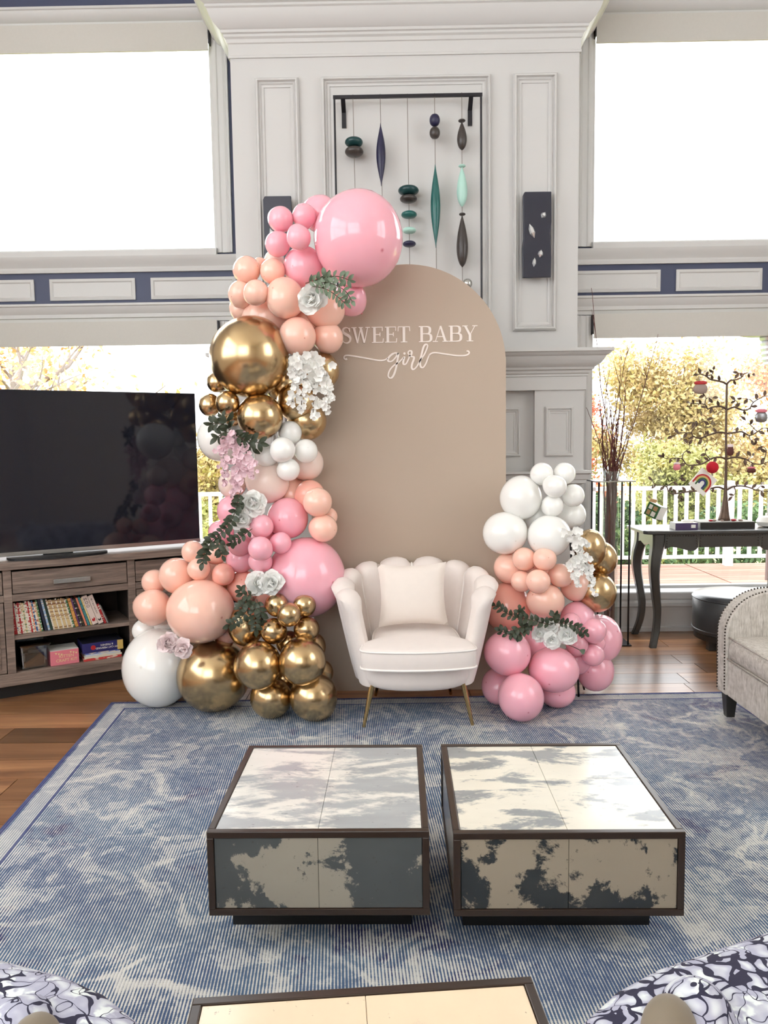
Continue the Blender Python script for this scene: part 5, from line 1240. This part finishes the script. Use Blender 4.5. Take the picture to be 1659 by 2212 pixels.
BR = [[(1105, 290), (1040, 260), (900, 230), (850, 190), (780, 165), (740, 170)], [(850, 190), (920, 165), (940, 110)], [(1105, 290), (1150, 245), (1220, 235), (1290, 205), (1310, 165), (1250, 150)], [(1310, 165), (1370, 150), (1420, 165)],
 [(1095, 605), (1030, 570), (920, 580), (865, 600), (830, 545), (690, 535), (645, 530)], [(830, 545), (850, 470), (925, 460)], [(850, 470), (825, 425)], [(1110, 610), (1200, 580), (1300, 615), (1390, 600), (1440, 520), (1560, 450), (1620, 440)], [(1440, 520), (1390, 480), (1290, 470)], [(1200, 580), (1240, 520), (1210, 490)],
 [(1090, 905), (1000, 895), (880, 930), (760, 970), (680, 940), (655, 905), (520, 905), (430, 940)], [(655, 905), (700, 840), (790, 770), (850, 745)], [(720, 815), (715, 770), (650, 780)], [(1100, 910), (1200, 900), (1300, 890), (1390, 935), (1490, 890), (1560, 845), (1700, 850)], [(1490, 890), (1400, 800), (1345, 750)], [(1390, 935), (1400, 990), (1445, 990)],
 [(1085, 1230), (1030, 1210), (930, 1220), (800, 1290), (680, 1310), (600, 1300), (545, 1230), (460, 1220), (370, 1230), (300, 1210)], [(545, 1230), (560, 1160), (640, 1090), (615, 1040)], [(890, 1225), (840, 1170), (840, 1130)], [(1110, 1230), (1200, 1210), (1330, 1230), (1450, 1290), (1560, 1290), (1700, 1230)], [(1370, 1240), (1420, 1190)], [(1560, 1290), (1600, 1120), (1520, 1060), (1470, 1045)],
 [(1065, 1610), (990, 1585), (850, 1615), (700, 1635), (560, 1650), (420, 1670), (370, 1630), (345, 1580), (215, 1550), (165, 1505)], [(345, 1580), (400, 1540), (490, 1500), (530, 1465)], [(530, 1655), (490, 1715), (520, 1740)], [(1110, 1620), (1180, 1580), (1300, 1570), (1420, 1600), (1500, 1630), (1720, 1640)], [(1200, 1580), (1215, 1650), (1180, 1700)], [(1480, 1620), (1540, 1560)]]
tinv = parent_matrix(MT).inverted()
for bi, b in enumerate(BR):
    n = len(b); dd = trn.uniform(-.09, .09); S = spline([zn(x, y, dd*(i/(n-1))) for i, (x, y) in enumerate(b)], 5); m = len(S); r0 = .0075 if n > 5 else .0042
    part('branch', MB().tube(S, [r0*(1-.65*i/(m-1)) for i in range(m)], 6), tm, MT, world=True, smooth=True)
    acc = 0
    for i in range(2, m):
        acc += (S[i]-S[i-1]).length
        if acc > .05 or i == m-1:
            acc = 0; t = (S[i]-S[i-1]).normalized(); toc = (CAM-S[i]).normalized(); sd = t.cross(toc).normalized()*trn.choice((1, -1)); q = trn.uniform(.034, .048)
            yd = (t*.5 + (sd if i < m-1 else t) + toc*trn.uniform(-.3, .3)).normalized(); zd = toc+sd*trn.uniform(-.6, .6); zd = (zd-yd*zd.dot(yd)).normalized()
            Mx = Matrix((yd.cross(zd), yd, zd)).transposed().to_4x4(); Mx.translation = tinv @ S[i]
            inst('leaf', lm, None, MT, Mx @ Matrix.Diagonal((q, q, q, 1)))
# ornaments on the tree
def cord(T, top, bot): part('cord', MB().tube([top, bot], .0012, 5), M['card_white'], T, world=True)
RB = thing('rainbow_card', 'white diamond hung card with felt rainbow on the metal tree', 'ornament', zn(805, 1520, -.08)); c0 = zn(805, 1520, -.08)
Mx = Matrix.Translation(c0) @ Matrix.Rotation(math.radians(40), 4, 'Y'); hw = .068
def cardp(name, mb, mat): return part(name, mb.tf(Mx), M[mat], RB, world=True)
cardp('card', MB().box(-hw, hw, -.003, .003, -hw*1.05, hw*1.05), 'card_white')
for k, (r0, r1, mt_) in enumerate(((.051, .0615, 'red_print'), (.039, .0495, 'box_yellow'), (.0275, .0375, 'box_green'), (.015, .026, 'box_navy'))):
    pts = [(r1, -.042)] + [(r1*math.cos(PI*i/14), r1*math.sin(PI*i/14)-.009) for i in range(15)] + [(-r1, -.042 + .018*(k % 2)), (-r0, -.042+.018*(k % 2))] + [(-r0*math.cos(PI*i/14), r0*math.sin(PI*i/14)-.009) for i in range(15)] + [(r0, -.042)]
    n_ = len(pts)//2; ou = pts[:n_]; inn = pts[n_:][::-1]
    cardp('rainbow_band', MB().rings([[(a[0], -.0055, a[1]), (b_[0], -.0055, b_[1]), (b_[0], -.003, b_[1]), (a[0], -.003, a[1])] for a, b_ in zip(ou, inn)]), mt_)
cord(RB, zn(900, 1240, -.04), zn(850, 1370, -.08))
o = MB(); p = zn(925, 1337, -.1); o.ball(p, (.04, .038, .041), 20, 14); o = part('pompom', o, M['red_felt'], smooth=True); tag(o, 'red felt ball hanging above the rainbow card', 'ornament')
for x, y, w, h, m1, m2, lab in ((775, 335, .05, .042, 'pebble_grey', 'red_print', 'grey and red felt pouch on the upper left branch'), (1540, 690, .044, .044, 'heater_metal', 'box_pink', 'lilac and pink felt pouch on the right branch'), (1150, 1120, .025, .038, 'twig', 'petal_pink', 'brown and pink bauble beside the trunk'), (478, 1325, .026, .026, 'box_pink', 'petal_pink', 'small round pink bauble on the left branch'), (1415, 1370, .032, .02, 'twig', 'box_pink', 'brown and pink felt candy on the lower right branch')):
    p = zn(x, y, -.06); T = thing('hanging_bauble', lab, 'ornament', p, group='felt ornaments on the metal tree')
    part('body', MB().rings([[(p.x+w*f*math.cos(2*PI*k/14), p.y+.011*f*math.sin(2*PI*k/14), p.z-h+2*h*z) for k in range(14)] for f, z in ((.3, 0), (.8, .08), (1, .35), (.92, .6), (.6, .8))]), M[m1], T, world=True, smooth=True)
    part('cuff', MB().rings([[(p.x+w*f*math.cos(2*PI*k/14), p.y+.012*f*math.sin(2*PI*k/14), p.z-h+2*h*z) for k in range(14)] for f, z in ((.62, .76), (.9, .82), (.85, .98), (.4, 1.04))]), M[m2], T, world=True, smooth=True)
    cord(T, (p.x, p.y+.03, p.z+h+.05), (p.x, p.y, p.z+h))
for x, y, r, m_, lab in ((890, 1955, .011, 'pebble_red', 'small red pebble at the left of the tree base'), (930, 1975, .012, 'pebble_grey', 'grey pebble at the left front of the tree base'), (1177, 1945, .014, 'pebble_red', 'crimson pebble just right of the trunk foot'), (1262, 1975, .012, 'pebble_grey', 'brown grey pebble at the right of the tree base'), (1030, 1985, .009, 'pebble_grey', 'small pebble right in front of the trunk')):
    p = zn(x, y, -.04); o = part('pebble', MB().ball((p.x, p.y-.02, .845+r*.62), (r*1.4, r, r*.65), 12, 8), M[m_], smooth=True); tag(o, lab, 'pebble', 'pebbles on the tree base')
# boxes and bowl on the console
GB = thing('card_box', 'small green printed box hanging from the lowest branch tip', 'box', at(1416, 1103, 5.26)); gx = at(1416, 1104, 5.26)
Mx = Matrix.Translation(gx) @ Matrix.Rotation(math.radians(14), 4, 'Y') @ Matrix.Rotation(math.radians(38), 4, 'Z') @ Matrix.Rotation(math.radians(12), 4, 'X'); s = .046
part('body', MB().box(-s, s, -s, s, -s, s).tf(Mx), M['box_green'], GB, world=True)
part('side_label', MB().box(-s*.72, s*.99, -s-.0006, -s, -s*.95, s*.95).tf(Mx), M['card_white'], GB, world=True)
part('flap', MB().box(-s, s*.7, -.002+s, .001+s, s, s*1.5).tf(Mx), M['box_brown'], GB, world=True)
part('top_face', MB().box(-s*.98, s*.98, -s*.98, s*.98, s, s+.0008).tf(Mx), M['card_white'], GB, world=True)
for k in range(2):
    for j in range(2): part('picture', MB().box(-s-.0006, -s, -s*.8+j*s*.9, -s*.1+j*s*.8, -s*.8+k*s*.9, -s*.1+k*s*.85).tf(Mx), M['box_brown' if (k+j) % 2 else 'paper'], GB, world=True)
cord(GB, zn(170, 1510, -.02), Mx @ Vector((0, 0, s)))
PU = thing('craft_supply_box', 'low purple and white box on the console table', 'box', (1.995, 5.22, .80))
part('body', MB().box(-.075, .075, -.05, .06, 0, .045), M['box_purple'], PU); part('label', MB().box(.03, .06, -.0508, -.05, .012, .034), M['card_white'], PU); part('lid_print', MB().box(-.074, .074, -.049, .059, .045, .046), M['card_white'], PU); part('end_print', MB().box(-.0758, -.075, -.049, .059, .001, .044), M['card_white'], PU)
o = part('tape_roll', MB().lathe([(.026, .846), (.04, .846), (.04, .86), (.026, .86), (.026, .846)], 24, Matrix.Translation((2.02, 5.225, 0))), M['card_white'], smooth=30); tag(o, 'roll of white tape lying on the low purple box', 'tape')
pw = at(1655, 1123, 5.3); o = part('white_gourd', MB().lathe([(.01, .80), (.05, .806), (.066, .835), (.05, .868), (.015, .875), (.008, .87), (.006, .895), (.001, .896)], 20, Matrix.Translation((pw.x, 5.3, 0))), M['card_white'], smooth=50); tag(o, 'white gourd at the right end of the console table', 'gourd')
# ================================================================== twig vase stand
VS = thing('vase_stand', 'tall square stand of thin black rods with glass cylinder', 'vase stand', (1.515, 5.28, 0)); bk = M['black_metal']
x0, x1, y0, y1 = 1.41, 1.62, 5.20, 5.38
part('base_plate', MB().box(x0-.02, x1+.02, y0-.02, y1+.02, 0, .008), bk, VS, world=True)
for x in (x0, x1):
    for y in (y0, y1): part('rod', MB().tube([(x, y, .008), (x, y, 1.13)], .0062, 8), bk, VS, world=True, smooth=True)
part('rim', cells([x0-.03, x0+.045, x1-.045, x1+.03], [y0-.03, y0+.03, y1-.03, y1+.03], lambda i, j: not (i == 1 and j == 1), 0, .008, 'y').tf(Matrix(((1, 0, 0, 0), (0, 0, 1, 0), (0, 1, 0, 1.128), (0, 0, 0, 1)))), M['steel'], VS, world=True)
part('glass_cylinder', MB().rings([[(1.515+r*math.cos(2*PI*k/28), 5.29+r*math.sin(2*PI*k/28), z) for k in range(28)] for r, z in ((.055, .02), (.058, 1.2), (.055, 1.2), (.052, .03))]), M['vase_glass'], VS, world=True, smooth=40)
TB = thing('twig_bundle', 'bundle of dark red bare twigs standing in the glass cylinder', 'twigs', (1.515, 5.29, .03)); tw = random.Random(8)
tips = [(1278, 622), (1422, 722), (1340, 790), (1352, 815), (1302, 790), (1292, 820), (1267, 880), (1358, 740), (1330, 850), (1318, 870), (1345, 860), (1312, 840), (1336, 900), (1326, 920), (1300, 900), (1370, 900), (1350, 960), (1308, 960), (1322, 985), (1340, 1000), (1316, 800), (1348, 880), (1306, 870), (1325, 950)]
for i, (tx, ty) in enumerate(tips):
    b0 = Vector((1.515+tw.uniform(-.035, .035), 5.29+tw.uniform(-.03, .03), .035)); e = at(tx, ty, 5.29+tw.uniform(-.1, .12))
    mid = Vector((1.515+tw.uniform(-.042, .042), 5.29+tw.uniform(-.04, .04), 1.12)); q = mid.lerp(e, .5)+Vector((tw.uniform(-.03, .03), 0, 0))
    S = spline([b0, b0.lerp(mid, .5)+Vector((tw.uniform(-.01, .01), 0, 0)), mid, q, e], 8); m = len(S); S = [p+Vector((tw.uniform(-.004, .004), tw.uniform(-.004, .004), 0)) for p in S]
    part('twig', MB().tube(S, [.0072*(1-.8*k/(m-1)) for k in range(m)], 6), M['twig'], TB, world=True)
    for k in range(2):
        j = tw.randrange(m//2, m-2); p = S[j]; part('side_twig', MB().tube([p, p+Vector((tw.uniform(-.05, .05), tw.uniform(-.04, .04), tw.uniform(.06, .16)))], [.003, .001], 5), M['twig'], TB, world=True)
# ================================================================== patio heater outside
hx = at(1672, 745, 8.2); PH = thing('patio_heater', 'metal patio heater on the deck at the right window edge', 'heater', (hx.x, 8.2, -.105)); hh = hx.z+.105
part('hood', MB().lathe([(.001, hh+.3), (.2, hh+.22), (.33, hh+.13), (.34, hh+.12), (.32, hh+.12), (.001, hh+.2)], 28), M['heater_metal'], PH, smooth=30)
part('burner', MB().lathe([(.10, hh-.2)]+[(.135+.012*(k % 2)-.0035*(10-k), hh-.18+k*.028) for k in range(11)]+[(.11, hh+.13)], 24), M['heater_metal'], PH, smooth=20)
part('pole', MB().tube([(0, 0, .2), (0, 0, hh-.2)], .02, 12), M['heater_metal'], PH, smooth=40); part('foot', MB().lathe([(.022, 0), (.022, .02), (.02, .2), (.001, .22)], 24), M['heater_metal'], PH, smooth=40)
# ================================================================== scroll print chairs at the bottom corners
def print_chair(label, tip, far, sgn, top=.58):
    a = fl(*tip, top); b = fl(*far, top); d = (b-a).normalized(); n = Vector((d.y, -d.x, 0))
    if n.y > 0: n = -n
    T = thing('printed_armchair', label, 'armchair', (a.x+d.x*.4, a.y+d.y*.4-.1, ZR), group='scroll print armchairs')
    def slab(L0, L1, w0, w1, z0, z1, r=.05):
        cs_ = []
        for k in range(13):
            f = k/12; s_ = L0+(L1-L0)*f; e_ = min(1, min(f, 1-f)*7); sh_ = math.sin(e_*PI/2)**.6*.22+.78
            pts = []
            for q in range(11): an = PI*q/10; pts.append((w0+(w1-w0)*(.5-.5*math.cos(an)*1.0), z1-r+r*math.sin(an)**.8))
            pts = [(w0, z0)] + pts + [(w1, z0)]; cw = (w0+w1)/2
            cs_.append([tuple(a + d*s_ + n*(cw+(p-cw)*sh_) + Vector((0, 0, -a.z + z0+(z-z0)*(.94+.06*e_)))) for p, z in pts])
        return MB().rings(cs_)
    part('arm', slab(-.03, .95, -.02, .19, .12, top+.012, .035), M['scroll_print'], T, world=True, smooth=50)
    part('seat', slab(.06, .9, .15, .62, .12, .44, .05), M['scroll_print'], T, world=True, smooth=50)
    for s_ in (.08, .85):
        for w in (.05, .55): p = a+d*s_+n*w; part('leg', MB().tube([(p.x, p.y, .13), (p.x, p.y, ZR)], [.02, .014], 8), M['black_wood'], T, world=True)
    return T
print_chair('navy scroll print armchair at the lower left corner', (272, 2150), (0, 2080), -1)
print_chair('navy scroll print armchair at the lower right corner', (1285, 2148), (1659, 2020), 1)
def bolster(label, p_back, r_back, p_front, r_front, Y):
    a, b = at(*p_back, Y), at(*p_front, Y+.03); T = thing('bolster_pillow', label, 'pillow', (a.x, a.y, a.z-.1), group='velvet backed pillows on the printed armchairs'); k = Y/F
    part('velvet_back', MB().ball((0, 0, 0), (r_back[0]*k, .04, r_back[1]*k), 20, 14).tf(Matrix.Translation(a)), M['velvet_brown'], T, world=True, smooth=True)
    part('printed_front', MB().ball((0, 0, 0), (r_front[0]*k, .06, r_front[1]*k), 24, 16).tf(Matrix.Translation(b)), M['scroll_print'], T, world=True, smooth=True)
bolster('brown velvet backed bolster on the lower right armchair', (1447, 2240), (66, 95), (1505, 2225), (92, 118), 1.0)
bolster('brown velvet backed bolster on the lower left armchair', (75, 2262), (60, 72), (40, 2235), (85, 72), 1.0)
# thin stand that holds up the short garland
BS = thing('balloon_stand', 'thin black wire stand under the short balloon garland', 'stand', (1.03, 4.12, 0)); 
part('pole', MB().tube([(1.03, 4.2, .16), (.98, 4.26, 1.15)], .006, 8), M['black_metal'], BS, world=True, smooth=True)
for q in ((1250, 1509), (1262, 1493), (1215, 1500)):
    p = fl(*q); part('leg', MB().tube([(1.03, 4.2, .17), (p.x, p.y, .01)], .0055, 8), M['black_metal'], BS, world=True, smooth=True)
